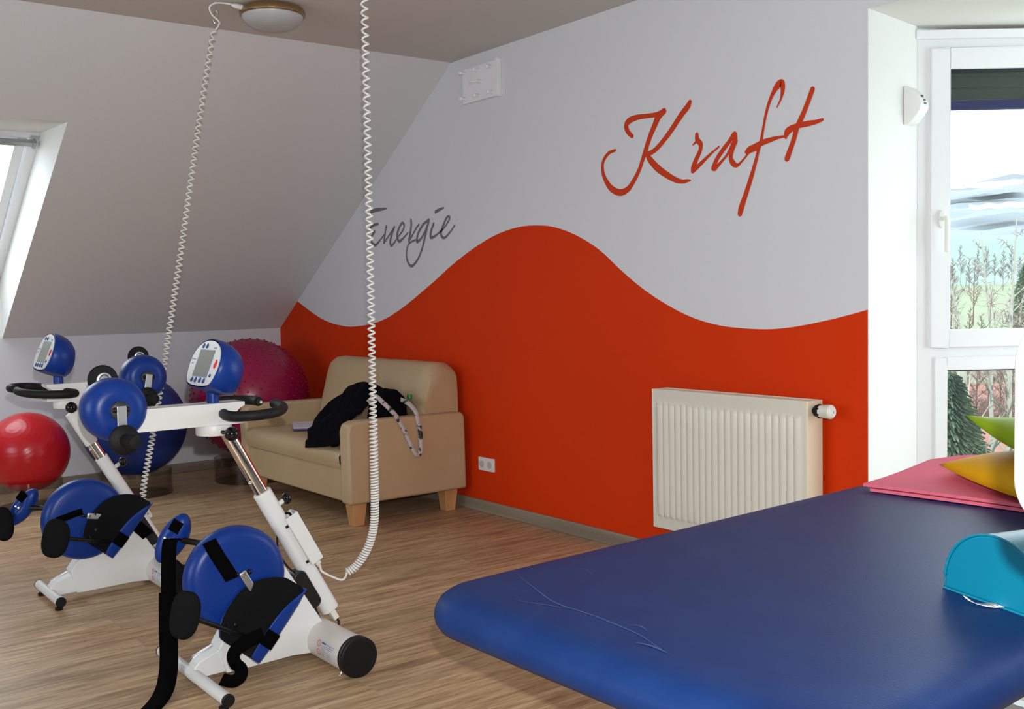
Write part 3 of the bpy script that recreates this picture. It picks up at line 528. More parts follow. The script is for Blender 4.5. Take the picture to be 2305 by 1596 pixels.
# ------------------------------------------------------------ massage table and what lies on it
TZ = .65
t = thing('therapy_table', (6.38, -1.4, 0), 'wide blue padded therapy table in the foreground', 'therapy table')
E1 = V((-.0455, .999, 0)); E0 = V((.9995, .022, 0)); TA = V((5.838, -2.43, 0)); TW, TL = 1.13, 2.08
def tab(u, v, z=TZ): p = TA+E0*u+E1*v; return V((p.x, p.y, z))
def rpoly(ins, r=.11):
    pts = []
    for cx, cy, a in ((TW-ins-max(r-ins, .01), TL-ins-max(r-ins, .01), 0), (ins+max(r-ins, .01), TL-ins-max(r-ins, .01), 90), (ins+max(r-ins, .01), ins+max(r-ins, .01), 180), (TW-ins-max(r-ins, .01), ins+max(r-ins, .01), 270)):
        rr = max(r-ins, .01); pts += [(cx+rr*math.cos(R(a+90*k/10)), cy+rr*math.sin(R(a+90*k/10))) for k in range(11)]
    return pts
m = MB(); rows = []
prof = [(.16, .0), (.09, -.001), (.055, -.003), (.032, -.010), (.014, -.022), (.003, -.040), (0, -.055), (.003, -.070), (.014, -.086), (.035, -.092), (.10, -.092)]
for ins, dz in prof: pl = rpoly(ins, .155 if ins < .12 else .19); rows.append([tab(u, v, TZ+dz) for u, v in pl]+[tab(*pl[0], TZ+dz)])
m.grid(rows); m.add([p for p in rows[0][:-1]], [tuple(range(44))]); m.add([p for p in rows[-1][:-1]], [tuple(range(44))])
m.build('padding', blue_v, t, angle=50)
m = MB()
for u0, u1, v0, v1 in ((.12, .16, .12, TL-.12), (TW-.22, TW-.18, .12, TL-.12)):
    m.prism([(u0, v0), (u1, v0), (u1, v1), (u0, v1)], lambda u, v, d: tab(u, v, TZ-.135+d), 0, .045)
for v0 in (.12, TL/2, TL-.16): m.prism([(.12, v0), (TW-.18, v0), (TW-.18, v0+.04), (.12, v0+.04)], lambda u, v, d: tab(u, v, TZ-.135+d), 0, .045)
m.build('top_frame', white_m, t, bevel=.003)
m = MB()
for u in (.3, TW-.40): m.prism([(u, .3), (u+.05, .3), (u+.05, TL-.3), (u, TL-.3)], lambda a, b, d: tab(a, b, .05+d), 0, .05)
for v in (.35, TL-.4): m.prism([(.3, v), (TW-.35, v), (TW-.35, v+.05), (.3, v+.05)], lambda a, b, d: tab(a, b, .05+d), 0, .05)
m.build('base_frame', white_m, t, bevel=.003)
for u in (.325, TW-.375):
    for v in (.36, TL-.36): MB().tube([tab(u, v, 0), tab(u, v, .06)], .022, 16).build('foot', black_p, t)
    m = MB(); m.tube([tab(u, .42, .08), tab(u, TL-.5, TZ-.12)], .022, 12); m.build('lift_arm', white_m, t)
m = MB(); m.tube([tab(.66, .055, TZ-.10), tab(.66, .055, TZ-.16)], .02, 16); m.tube([tab(.60, .10, TZ-.115), tab(.72, .10, TZ-.115)], .012, 12); m.build('adjusting_knob', black_p, t)
# creases and scuffs, faint pale traces on the vinyl
m = MB()
for pts, w_ in [([(5.863, -2.153), (5.962, -2.196), (6.049, -2.225), (6.121, -2.25), (6.179, -2.26), (6.224, -2.258), (6.276, -2.257), (6.367, -2.264), (6.424, -2.272), (6.491, -2.294), (6.531, -2.305)], 0.0022), ([(6.071, -2.306), (6.108, -2.303), (6.145, -2.286), (6.185, -2.272), (6.221, -2.255)], 0.0016), ([(6.364, -2.245), (6.384, -2.233), (6.413, -2.243)], 0.0018), ([(5.973, -2.047), (5.999, -2.033), (6.04, -2.049)], 0.0014), ([(6.445, -2.308), (6.48, -2.298), (6.524, -2.304)], 0.003)]:
    sp = spline([V((a, b, TZ+.0006)) for a, b in pts], 6); n = len(sp)
    P = []
    for k, p in enumerate(sp):
        a = sp[max(0, k-1)]; c = sp[min(n-1, k+1)]; q = (c-a).normalized().cross(V((0, 0, 1)))*w_*math.sin(math.pi*(k+.4)/(n)); P.append([p-q, p+q])
    m.grid(P)
m.build('scuff_marks', mat('pale_scuff', (.05, .085, .24), .6), t)
# pink gymnastic mats
def pink(name, pts, z0, th, lift, label):
    A, B, C_, D = [V((*p, 0)) for p in pts]; m = at((A+B+C_+D)/4+V((0, 0, z0))); n = 26; lay = []
    for h_ in (0, th):
        top = []
        for j in range(n+1):
            row = []
            for i in range(n+1):
                u, v = i/n, j/n; p = (A*(1-u)+B*u)*(1-v)+(D*(1-u)+C_*u)*v
                row.append(V((p.x, p.y, z0+h_+lift*max(0, v-.25)**1.5*math.exp(-((u-.22)/.22)**2)+.0015*(1+math.sin(u*5+v*3)))))
            top.append(row)
        lay.append(top)
    a, b = lay; m.grid(a); m.grid(b)
    for ea, eb in ((a[0], b[0]), (a[-1], b[-1]), ([r[0] for r in a], [r[0] for r in b]), ([r[-1] for r in a], [r[-1] for r in b])): m.grid([ea, eb])
    return tag(m.build(name, mat('pink_foam', (.74, .15, .22), .8, spec=.2, bump=(300, .3, .001)), angle=40), label, 'exercise mat')
pink('exercise_mat', [(5.90, -.735), (6.72, -.672), (6.70, -.25), (5.86, -.30)], TZ+.0005, .0095, .0, 'lower of the two pink foam mats, lying directly on the table')
pink('exercise_mat', [(5.875, -.735), (6.70, -.675), (6.68, -.22), (5.83, -.27)], TZ+.0135, .0095, .085, 'upper of the two pink foam mats, far edge curling up')
def pillow(c, hx, hy, ht, hb, lift, rot, mt, label):
    c = V(c); m = at(c-V((0, 0, hb))); n = 32; Rm = Matrix.Rotation(R(rot), 3, 'Z')
    for s in (-1, 1):
        P = []
        for j in range(n+1):
            row = []
            for i in range(n+1):
                u, v = -1+2*i/n, -1+2*j/n; e_ = (max(0, 1-u*u)*max(0, 1-v*v))**.5
                bx_ = 1+.05*(1-v*v); by_ = 1+.06*(1-u*u); seam = lift*(((1-u)/2)*((1-v)/2))**2.2
                z = seam+(ht if s > 0 else -hb)*e_*(1+.06*noise.noise(V((u*3, v*3, s)))); row.append(c+Rm @ V((hx*u*bx_, hy*v*by_, z)))
            P.append(row if s > 0 else row[::-1])
        m.grid(P)
    return tag(m.build('cushion', mt, angle=180), label, 'cushion')
yel = mat('mustard_yellow_vinyl', (.68, .35, .002), .6, spec=.2, bump=(14, .25, .006))
grn = mat('lime_green_vinyl', (.28, .43, .010), .6, spec=.2, bump=(14, .25, .006))
pillow((6.375, -.455, TZ+.042), .31, .22, .100, .014, .030, -29, yel, 'mustard yellow cushion lying on the pink mats')
pillow((6.465, -.485, TZ+.150), .30, .21, .092, .022, .095, -29, grn, 'lime green cushion on top of the yellow cushion')
# teal half roll
t = thing('half_roll', (6.83, -1.36, TZ), 'turquoise half-round bolster lying on the blue table', 'bolster')
teal = mat('turquoise_vinyl', (.0, .21, .33), .42, bump=(220, .2, .001)); c0 = V((6.760, -1.600, TZ+.001)); d1 = V((.952, -.307, 0)); d2 = V((.307, .952, 0)); rr = .141
poly = [(-rr, 0)]+[(-rr*.985*math.cos(math.pi*k/24)*(1), .012+(rr-.012)*math.sin(math.pi*k/24)**.92) for k in range(1, 24)]+[(rr, 0)]
m = MB(); m.prism(poly, lambda u, v, d: c0+d1*u+V((0, 0, v))+d2*d, 0, .50); body = m.build('cover', teal, t, bevel=.006, seg=3)
for dd in (0.0, .50):
    m = MB(); pp = [c0+d1*u+V((0, 0, v))+d2*dd for u, v in poly]; m.tube(pp, .0028, 8, closed=True); m.build('piping', teal, t)
sp = spline([c0+d1*.010+V((0, 0, .004))+d2*-.001, c0+d1*.004+V((0, 0, .003))+d2*-.022, c0+d1*-.016+V((0, 0, .006))+d2*-.040, c0+d1*-.040+V((0, 0, .013))+d2*-.040], 6)
m = MB(); m.ribbon(sp, [d1*.036*max(.1, 1-(k/len(sp))*.8) for k in range(len(sp))]); lb = m.build('care_label', mat('white_care_label', (.78, .78, .80), .6), t, solid=.0006)
m = MB(); q = sp[0:12]
for k in (2, 4, 6, 8): m.ribbon([sp[k]+V((0, 0, .0012)), sp[k+1]+V((0, 0, .0012))], d1*.022)
m.build('print', mat('grey_print', (.35, .35, .40), .6), lb)
# white rounded device head on its stand, just inside the right edge
t = thing('device_stand', (7.47, -2.53, 0), 'white rounded panel of an equipment stand at the right edge of the view', 'equipment stand')
pc = CAM+(FW+RT*((2287-1152.5)/2343.6)-UP*((955-798)/2343.6))*1.02+RT*.010
hr = V((RT.x, RT.y, 0)).normalized(); hf = V((FW.x, FW.y, 0)).normalized()
ph = [(u, v) for u, v in rrect(0, -.114, .30, .112, .055, 10)]
m = MB(); m.prism(ph, lambda u, v, d: pc+hr*u+V((0, 0, v))+hf*d, 0, .030); m.build('panel', mat('glossy_white_plastic', (.80, .81, .81), .35), t, bevel=.008, seg=4)
pb = pc+hr*.16+hf*.05
m = MB(); m.tube([V((pb.x, pb.y, .03)), V((pb.x, pb.y, pc.z))], .018, 20); m.build('pole', chrome, t)
m = MB(); m.tube([V((pb.x, pb.y, pc.z)), pb-hf*.03], .015, 12); m.build('bracket', white_m, t)
m = MB(); m.lathe([(0, 0), (.17, 0), (.17, .012), (.03, .035), (0, .035)], (pb.x, pb.y, .0), (0, 0, 1), 40); m.build('base_plate', white_m, t)
# ------------------------------------------------------------ the two therapy bikes
lcd = mat('grey_lcd_screen', (.20, .215, .20), .16, spec=.6)
facem = mat('white_console_face', (.66, .67, .68), .3)
btn_b = mat('blue_button', (.01, .055, .20), .3); btn_r = mat('red_button', (.62, .012, .006), .3)
def text_on(name, body, size, org, ux, uz, m_, parent, ext=.0003):
    cu = bpy.data.curves.new(name, 'FONT'); cu.body = body; cu.size = size; cu.extrude = ext; cu.align_x = 'CENTER'; cu.align_y = 'CENTER'
    tmp = bpy.data.objects.new(name, cu); COL.objects.link(tmp); dg = bpy.context.evaluated_depsgraph_get(); me = bpy.data.meshes.new_from_object(tmp.evaluated_get(dg))
    bpy.data.objects.remove(tmp); ux = V(ux).normalized(); uz = V(uz).normalized(); n = ux.cross(uz)
    b = base_of(parent)
    for v in me.vertices: v.co = V(org)+ux*v.co.x+uz*v.co.y+n*v.co.z-b
    me.materials.clear(); me.materials.append(m_); o = bpy.data.objects.new(name, me); COL.objects.link(o); o.parent = parent; return o
def bike(cx, cy, label, flip, yp, tube_half, crank, pad_near, far, variant):
    t = thing('therapy_bike', (cx, cy, 0), label, 'therapy bike', None); L = lambda a, b, z: V((cx+a, cy+b, z))
    YZl = lambda u, v, d: L(d, u, v)
    # ---- floor frame
    o = MB().tube([L(-tube_half, -.21, .042), L(tube_half, -.21, .042)], .0205, 32).build('front_foot_tube', white_m, t)
    for s in (-1, 1):
        MB().lathe([(.0205, 0), (.0215, .001), (.0215, .006), (.018, .009), (0, .009)], L(s*tube_half, -.21, .042), (s, 0, 0), 32).build('end_cap', black_p, o)
        MB().lathe([(.014, 0), (.016, .004), (.016, .012), (.008, .014), (.008, .024)], L(s*(tube_half-.035), -.21, .0), (0, 0, 1), 20).build('levelling_foot', black_p, o)
    ro = MB().tube([L(-.27, .262, .070), L(.275, .262, .070)], .0655, 48).build('rear_roller_tube', mat('light_grey_steel_tube', (.70, .67, .63), .42), t)
    for s in (-1, 1):
        MB().lathe([(.064, 0), (.070, .002), (.070, .012), (.0665, .014), (.0665, .019), (.070, .021), (.070, .030), (.066, .034), (.055, .0345), (.054, .033), (0, .033)], L(s*.272, .262, .070), (s, 0, 0), 56).build('roller_cap', black_p, ro)
    m = MB(); m.lathe([(.006, 0), (.006, .012), (.009, .014), (.009, .018), (0, .018)], L(.235, .232, .012), (0, -.3, -.6), 12); m.build('bolt', chrome, ro)
    # type label with warning signs
    def cyl(a, ang, r=.0662): return L(a, .262+r*math.sin(ang), .070+r*math.cos(ang))
    def patch(b, a0, a1, g0, g1, r=.0662, n=6): b.grid([[cyl(a0+(a1-a0)*i, g0+(g1-g0)*k/n, r) for k in range(n+1)] for i in (0, 1)])
    # the camera sees the side facing -y and up: angles from -10 to -110 degrees
    m = MB(); patch(m, .115, .245, R(-60), R(-118), .0660); lab = m.build('type_label', mat('pale_label', (.66, .66, .68), .5), ro)
    red = mat('red_label_print', (.55, .12, .12), .5); blu = mat('blue_label_print', (.06, .10, .40), .5)
    m = MB()
    for g in (-72, -98):
        m.tube([cyl(.128+.011*math.cos(q*math.pi/8), R(g)+.011*math.sin(q*math.pi/8)/.066, .0664) for q in range(16)], .0013, 5, closed=True); patch(m, .1275, .1295, R(g-4), R(g+4), .0665, 2)
    m.build('warning_rings', red, lab)
    m = MB(); patch(m, .147, .175, R(-64), R(-69), .0665, 2)
    for k in range(3): patch(m, .182, .236-.008*k, R(-66-6*k), R(-67.4-6*k), .0665, 2)
    m.build('blue_print', blu, lab)
    m = MB()
    for k in range(7): patch(m, .147, .172, R(-75-5*k), R(-76.2-5*k), .0665, 2)
    for k in range(4): patch(m, .185, .215, R(-88-6*k), R(-89.4-6*k), .0665, 2)
    m.build('grey_print', mat('grey_label_print', (.30, .33, .42), .5), lab)
    # ---- body shell
    poly = [(.118, .365), (.259, .138), (.232, .026), (.140, .034), (-.073, .029), (-.105, .030), (-.128, .128 if variant else .120), (-.10, .165), (-.06, .20), (-.04, .30), (.04, .40)]
    MB().prism(poly, YZl, -.045, .038).build('body_shell', white_m, t, bevel=.003)
    MB().prism([(-.212, .030), (-.212, .070), (-.195, .086), (-.095, .122), (-.095, .032)], YZl, -.032, .026).build('front_strut', white_m, t, bevel=.003)
    MB().prism([(-.205, .076), (-.195, .0905), (-.10, .1265), (-.10, .110)], YZl, -.044, -.026).build('strut_cover', steel, t, bevel=.002)
    # ---- drive casing
    dc = L(0, -.060, .352)
    prof = [(0, .050), (.075, .050), (.115, .0475), (.145, .046), (.160, .041), (.172, .030), (.1775, .014), (.1785, 0), (.1775, -.014), (.172, -.030), (.160, -.041), (.145, -.046), (0, -.05)]
    MB().lathe(prof, dc+V((.022, 0, 0)), (1, 0, 0), 96).build('drive_casing', blue_p, t)
    hub = L(.074, -.052, .372)
    # ---- crank of the leg trainer
    ca, cr = crank; cend = V((0, math.cos(ca)*cr, math.sin(ca)*cr)); co = MB(); w_ = V((0, -math.sin(ca), math.cos(ca)))*.013
    co.add([hub-w_-cend*.12, hub+w_-cend*.12, hub+w_+cend, hub-w_+cend]+[p+V((.012, 0, 0)) for p in (hub-w_-cend*.12, hub+w_-cend*.12, hub+w_+cend, hub-w_+cend)], [(0, 1, 2, 3), (4, 7, 6, 5), (0, 4, 5, 1), (1, 5, 6, 2), (2, 6, 7, 3), (3, 7, 4, 0)])
    crk = co.build('crank', steel, t, bevel=.003)
    m = MB()
    for s in (-1, 1): MB().ball(hub+V((.004, s*.024, .004)), .009, 8).build('hub_nut', black_g, crk)
    MB().lathe([(.007, 0), (.007, .006), (0, .007)], hub+V((.011, 0, 0)), (1, 0, 0), 6).build('crank_bolt', chrome, crk)
    # ---- near foot shell: a scoop for the foot, foam inside
    F0 = hub+cend+V((.075, .055, -.100)) if not variant else hub+cend+V((.075, .072, -.055))
    Ls = .285; D = V((0, math.cos(R(50)), math.sin(R(50)))); N = V((0, -math.sin(R(50)), math.cos(R(50))))
    def shell(F0, mir, inset=0.0):
        P = []; ns = 26
        for i in range(ns+1):
            s = i/ns; e_ = math.sin(math.pi*(.06+.90*s))
            half = .056*(max(0, 1-(abs(s-.45)/.60)**3.2)**.5); hl = .062*max(0.05, 1-(abs(s-.35)/.66)**2.6)
            hh = .165*max(0.02, 1-(abs(s-.40)/.64)**2.4)**.62
            row = []
            prof = [(half+.006, hl), (half+.003, hl*.5), (half-.004, .006), (half*.5, .001), (0, 0), (-half*.6, .002), (-half+.004, .012), (-half-.010, hh*.3), (-half-.018, hh*.65), (-half-.020, hh)]
            for (x, n_) in prof:
                x2 = x-(inset if x > 0 else -inset if x < 0 else 0)*1.0; n2 = n_+(inset if n_ < .02 else 0)
                row.append(F0+D*(s-.5)*Ls+V((x2*mir, 0, 0))+N*n2)
            P.append(row)
        return P
    P = shell(F0, 1); m = MB(); m.grid(P); fs = m.build('foot_shell', blue_p, t, solid=.006, off=0, sub=1, angle=180)
    Pf = shell(F0, 1, .0075); Pf = [[p for p in r[2:]] for r in Pf]; m = MB(); m.grid(Pf); m.build('foam_liner', foam, fs, solid=.008, off=0, sub=1, angle=180)
    # velcro patch on the near lip
    q = P[7][1]; m = MB(); m.grid([[P[i][j]+V((.0045, 0, 0)) for j in (0, 1, 2)] for i in range(5, 11)]); m.build('velcro_patch', web, fs, solid=.002, off=1)
    MB().lathe([(.007, 0), (.0075, .003), (.003, .005), (0, .005)], P[6][8]+V((.012, -.004, .0)), (1, -.2, .2), 12).build('screw', black_g, fs)
    # ---- calf support: rod with an oval pad
    pn = L(*pad_near); heel = F0-D*Ls*.30+N*.02+V((-.05, 0, 0))
    m = MB(); m.tube([heel, heel.lerp(pn, .5)+V((0, 0, .002)), pn+V((-.02, 0, .0))], .0085, 12); m.tube([heel.lerp(pn, .35)+V((0, 0, -.004)), heel.lerp(pn, .42)+V((0, 0, .028))], .008, 10); rod = m.build('calf_rod', black_p, t)
    def pad(c, h, w_, d, tilt, m_, nm, par, ax=(.75, -.62, .1)):
        ax = V(ax).normalized(); up_ = (V((0, 0, 1))-ax*ax.z).normalized(); sd_ = ax.cross(up_); up2 = up_*math.cos(tilt)+sd_*math.sin(tilt); sd2 = ax.cross(up2)
        m = MB(); P = []
        for k in range(13):
            a = -math.pi/2+math.pi*k/12; rr = max(math.cos(a), .0)**.35; row = []
            for i in range(40):
                b = 2*math.pi*i/40; ex = .78; cx_ = math.copysign(abs(math.cos(b))**ex, math.cos(b)); sy_ = math.copysign(abs(math.sin(b))**ex, math.sin(b))
                bend = -.012*abs(cx_*rr)**2
                row.append(c+sd2*cx_*w_*rr+up2*sy_*h*rr+ax*(math.sin(a)*d+bend))
            P.append(row+[row[0]])
        m.grid(P); return m.build(nm, m_, par, angle=180)
    cs = pad(pn+V((-.014, .006, -.004)), .078, .048, .012, R(-10), blue_p if variant else foam, 'calf_shell', rod)
    pad(pn, .076 if not variant else .082, .046 if not variant else .058, .014, R(-12), foam, 'calf_pad', rod)
    # ---- far side: crank, foot shell seen from behind, pad
    hub2 = L(-.075, -.052, .372); ce2 = -cend
    m = MB(); m.add([hub2-w_, hub2+w_, hub2+w_+ce2, hub2-w_+ce2]+[p-V((.012, 0, 0)) for p in (hub2-w_, hub2+w_, hub2+w_+ce2, hub2-w_+ce2)], [(0, 1, 2, 3), (4, 7, 6, 5), (0, 4, 5, 1), (1, 5, 6, 2), (2, 6, 7, 3), (3, 7, 4, 0)]); m.build('crank', steel, t, bevel=.003)
    fc = L(*far['c']); m = MB(); m.tube([hub2+ce2+V((-.02, 0, 0)), fc], .011, 14); r2 = m.build('calf_rod', black_p, t)
    ax = V(far['ax']).normalized(); up_ = (V((0, 0, 1))-ax*ax.z).normalized(); sd_ = ax.cross(up_); a_ = far['tilt']; u2 = up_*math.cos(a_)+sd_*math.sin(a_); s2 = ax.cross(u2)
    out = []
    for k in range(48):
        b = 2*math.pi*k/48; rr = .5+.5*abs(math.sin(b))**1.3; out.append((far['w']*math.cos(b)*(1.0-.10*math.sin(b)**2)*(.92 if math.cos(b) > 0 else 1), far['h']*math.sin(b)))
    m = MB(); P = []
    for k, (sc, dd) in enumerate(((1, -.012), (1.0, .0), (.96, .008), (.8, .016), (.5, .021), (.1, .023))): P.append([fc+s2*x*sc+u2*z*sc+ax*(dd-.9*(x*sc)**2/.06*.25) for x, z in out]+[fc+s2*out[0][0]*sc+u2*out[0][1]*sc+ax*(dd-.9*(out[0][0]*sc)**2/.06*.25)])
    m.grid(P); sh = m.build('foot_shell', blue_p, t, angle=180, solid=.004, off=0)
    m = MB(); c_ = fc+s2*far['patch'][0]+u2*far['patch'][1]+ax*.020; m.add([c_+s2*a*.019+u2*b*.021+ax*k for k in (-.012, .004) for a, b in ((-1, -1), (1, -1), (1, 1), (-1, 1))], [(0, 1, 2, 3), (7, 6, 5, 4), (0, 4, 5, 1), (1, 5, 6, 2), (2, 6, 7, 3), (3, 7, 4, 0)]); m.build('velcro_patch', web, sh)
    m = MB(); m.lathe([(.009, 0), (.009, .010), (.006, .014), (0, .015)], fc+ax*.016, ax, 6); m.lathe([(.008, 0), (.008, .008), (0, .01)], fc+ax*.014+s2*.014-u2*.006, ax, 6); m.build('bolt', chrome, sh)
    pf = L(*far['pad']); m = MB(); m.tube([fc+ax*-.01, pf], .0075, 10); m.build('pad_rod', black_p, r2); pad(pf, .076, .042, .014, R(8), foam, 'calf_pad', r2)
    # ---- straps
    for k, (pts, wd, nm) in enumerate(far['straps']):
        sp = spline([L(*p) for p in pts], 7); sd = []
        for j, p in enumerate(sp):
            a = sp[max(0, j-1)]; c = sp[min(len(sp)-1, j+1)]; tt = (c-a).normalized(); sd.append(tt.cross(V((.80, -.60, .05))).normalized()*wd)
        if len(far.get('sides', [])) > k and far['sides'][k]: s_ = V(far['sides'][k]).normalized()*wd; sd = [s_]*len(sp)
        m = MB(); m.ribbon(sp, sd); m.build('strap', web, t, solid=.004, off=0, angle=180)
    # ---- column
    b0, z0, b1, z1 = (.312, .160, .060, .628) if not variant else (.290, .150, .030, .615); cdir = V((0, b1-b0, z1-z0)).normalized(); cn = V((0, cdir.z, -cdir.y))   # cn points back and up
    A, B = L(0, b0, z0), L(0, b1, z1); Rc = Matrix((V((1, 0, 0)), cn, cdir)).transposed()
    m = MB(); rc = .0265 if not variant else .0215; m.prism([(rc*math.cos(2*math.pi*k/28)*1, rc*math.sin(2*math.pi*k/28)+(.007 if math.sin(2*math.pi*k/28) > 0 else -.007)) for k in range(28)], lambda u, v, d: A+V((1, 0, 0))*u+cn*v+cdir*d, 0, (B-A).length)
    cl = m.build('lower_column', white_m, t, bevel=.003)
    m = MB(); m.prism([(.0175*math.cos(2*math.pi*k/24), .0175*math.sin(2*math.pi*k/24)+(.006 if math.sin(2*math.pi*k/24) > 0 else -.006)) for k in range(24)], lambda u, v, d: B+V((1, 0, 0))*u+cn*v+cdir*(d-.03), 0, .31 if variant == 0 else .20); cc = m.build('chrome_inner_tube', chrome, t)
    m = MB(); m.ball(B+cdir*.055-cn*.022+V((.010, 0, 0)), .007, 8); m.build('bolt', chrome, cc)
    if variant:   # a longer white upper sleeve on the left machine
        m = MB(); m.prism([(.021*math.cos(2*math.pi*k/28), .021*math.sin(2*math.pi*k/28)+(.008 if math.sin(2*math.pi*k/28) > 0 else -.008)) for k in range(28)], lambda u, v, d: B+V((1, 0, 0))*u+cn*v+cdir*(d+.075), 0, .165); m.build('upper_sleeve', white_m, t, bevel=.003)
    m = MB(); m.box(A+cdir*-.018, (.030, .022, .05), Rc); m.build('lower_plug', mat('white_plug_plastic', (.72, .71, .68), .4), cl, bevel=.003)
    kp = A+(B-A)*.86; m = MB(); m.tube([kp+cn*.013, kp+cn*.052], .009, 14); st_ = m.build('clamp_stud', white_m, cl); MB().ball(kp+cn*.066, .020, 14, (1, .9, 1.1)).build('clamp_knob', black_g, st_)
    # power supply box and its black brick
    pc_ = L(.012, .158, .425)+cn*.048
    if not variant:
        m = MB(); sx, sy, sz = .052, .048, .205; th = .003
        for c_, s_ in ((V((0, sy/2, 0)), (sx, th, sz)), (V((0, -sy/2, 0)), (sx, th, sz)), (V((sx/2, 0, 0)), (th, sy, sz)), (V((-sx/2, 0, 0)), (th, sy, sz)), (V((0, 0, -sz/2)), (sx, sy, th))): m.box(pc_+Rc @ c_, s_, Rc)
        pb_ = m.build('power_box', white_m, t, bevel=.001)
        m = MB(); m.box(pc_+Rc @ V((0, 0, .02)), (.040, .034, .13), Rc); m.build('power_supply', mat('dark_grey_housing', (.035, .04, .042), .4), pb_, bevel=.003)
        tp = pc_+cdir*.10; m = MB(); m.tube(spline([tp+cdir*-.015+cn*.008, tp+cdir*.006+cn*.004, tp+cdir*.012-cn*.016, tp+cdir*-.004-cn*.030, tp-cdir*.03-cn*.034], 6), .0045, 10); m.build('supply_lead', black_p, pb_)
        m = MB()
        for zz in (.072, -.085): MB().tube([pc_-cn*.023+cdir*zz+V((.012, 0, 0)), pc_-cn*.036+cdir*zz+V((.012, 0, 0))], .006, 10).build('spacer', black_p, pb_)
    kb = L(.004, .212, .255); m = MB(); m.prism(rrect(-.026, -.075, .026, .080, .022, 6), lambda u, v, d: kb+V((1, 0, 0))*d+cn*u+cdir*v, -.028, .026); m.build('control_box', mat('dull_black_plastic', (.006, .006, .006), .35), t, bevel=.004)
    m = MB(); m.tube(spline([A+cdir*-.04, A+cdir*-.062+cn*.004, L(.01, .335, .085), L(.02, .305, .082), L(.02, .270, .115), kb-cdir*.07], 7), .0042, 10); m.build('cable', black_p, t); m = MB(); m.tube(spline([kb+cdir*.075, L(0, .150, .345), L(0, .118, .40), L(0, .112, .45), L(0, .118, .50)], 6), .0035, 8); m.build('cable', black_p, t)
    plug = (pc_-cdir*.112+cn*.004) if not variant else A+(B-A)*.42+cn*.042; m = MB(); m.box(plug, (.022, .020, .024), Rc); m.tube([plug-cdir*.010, plug-cdir*.030], [.009, .005], 12); pl = m.build('cable_plug', mat('ivory_plug_plastic', (.68, .64, .56), .4), t if variant else pb_, bevel=.002)
    # ---- arm trainer head
    f = -1 if not flip else 1; Y = yp
    m = MB(); m.lathe([(.058, 0), (.060, .003), (.060, .032), (.058, .036), (0, .036)], L(.0, Y, .848), (0, 0, 1), 48); co_ = m.build('swivel_collar', white_m, t)
    m = MB(); kk = L(.085, Y+.028*(1 if not flip else -.3), .855); m.tube([L(.05, Y, .862), kk], .007, 10); m.ball(kk, .0245, 16); m.build('clamp_knob', black_g, co_)
    def bx(d, z): return Y+f*d, z
    hc = .30   # distance of the arm hub from the swivel
    outer = [(-.095, .883), (-.095, .957), (hc-.055, .963), (hc-.02, .93), (hc-.03, .878)] if not flip else [(-.085, .883), (-.085, .957), (hc-.055, .963), (hc-.02, .93), (hc-.03, .878)]
    m = MB(); 
    for a0, a1 in ((-.044, -.040), (.040, .044)):
        n_ = 8; arc = [(-.095+.030*math.sin(math.pi*k/n_), .895+.050*k/n_) for k in range(n_+1)]
        pp = [(-.095, .883)]+arc+[(-.095, .957), (hc-.05, .957), (hc-.02, .92), (hc-.03, .884)]
        m.prism([(Y+f*u, v) for u, v in pp], YZl, a0, a1)
    m.prism([(Y-f*.095, .953), (Y-f*.095, .9568), (Y+f*(hc-.06), .9568), (Y+f*(hc-.06), .953)], YZl, -.040, .040); m.prism([(Y-f*.095, .8832), (Y-f*.095, .887), (Y+f*(hc-.06), .887), (Y+f*(hc-.06), .8832)], YZl, -.040, .040)
    arm = m.build('swivel_arm', white_m, t)
    ac = L(0, Y+f*(hc+.03), .962)
    prof = [(0, .066), (.036, .066), (.050, .068), (.066, .066), (.084, .056), (.096, .040), (.1005, .020), (.1015, 0), (.1005, -.020), (.096, -.040), (.084, -.056), (.066, -.066), (0, -.066)]
    ad = MB().lathe(prof, ac, (1, 0, 0), 72).build('arm_drive_casing', blue_p, t)
    MB().lathe([(.030, .060), (.030, .076), (.024, .080), (0, .080)], ac, (1, 0, 0), 32).build('hub_cap', mat('dark_grey_hub_plastic', (.02, .021, .023), .4), ad)
    m = MB()
    for s in (-1, 1): MB().ball(ac+V((.082, s*.019, .004)), .009, 8).build('hub_nut', black_g, ad)
    cr_near = far['arm_crank'] 
    for s in (1, -1):
        ang = cr_near if s == 1 else cr_near+math.pi; dv = V((0, math.cos(ang), math.sin(ang))); wv_ = V((0, -math.sin(ang), math.cos(ang)))*.0145; h0 = ac+V((s*.086, 0, 0)); e0 = h0+dv*.090
        m = MB(); st = h0-dv*.016
        m.add([p+V((k, 0, 0)) for k in (-.004, .004) for p in (st-wv_, st+wv_, e0+wv_, e0-wv_)], [(0, 1, 2, 3), (7, 6, 5, 4), (0, 4, 5, 1), (1, 5, 6, 2), (2, 6, 7, 3), (3, 7, 4, 0)])
        if s == -1: m.lathe([(.020, 0), (.024, .002), (.024, .010), (.017, .012), (.015, .008), (0, .008)], e0+V((-.006, 0, 0)), (1, 0, 0), 28)
        ck = m.build('arm_crank', steel, t, bevel=.0015)
        g = e0+V((s*.014, 0, 0)); MB().lathe([(0, -.006), (.044, -.006), (.048, .0), (.047, .008), (.034, .016), (.020, .018), (.0195, .022), (.021, .040), (.021, .085), (.018, .096), (0, .098)], g, (s, .05, .02), 40).build('hand_grip', mat('black_rubber_grip', (.003, .003, .0035), .6, spec=.25), ck)
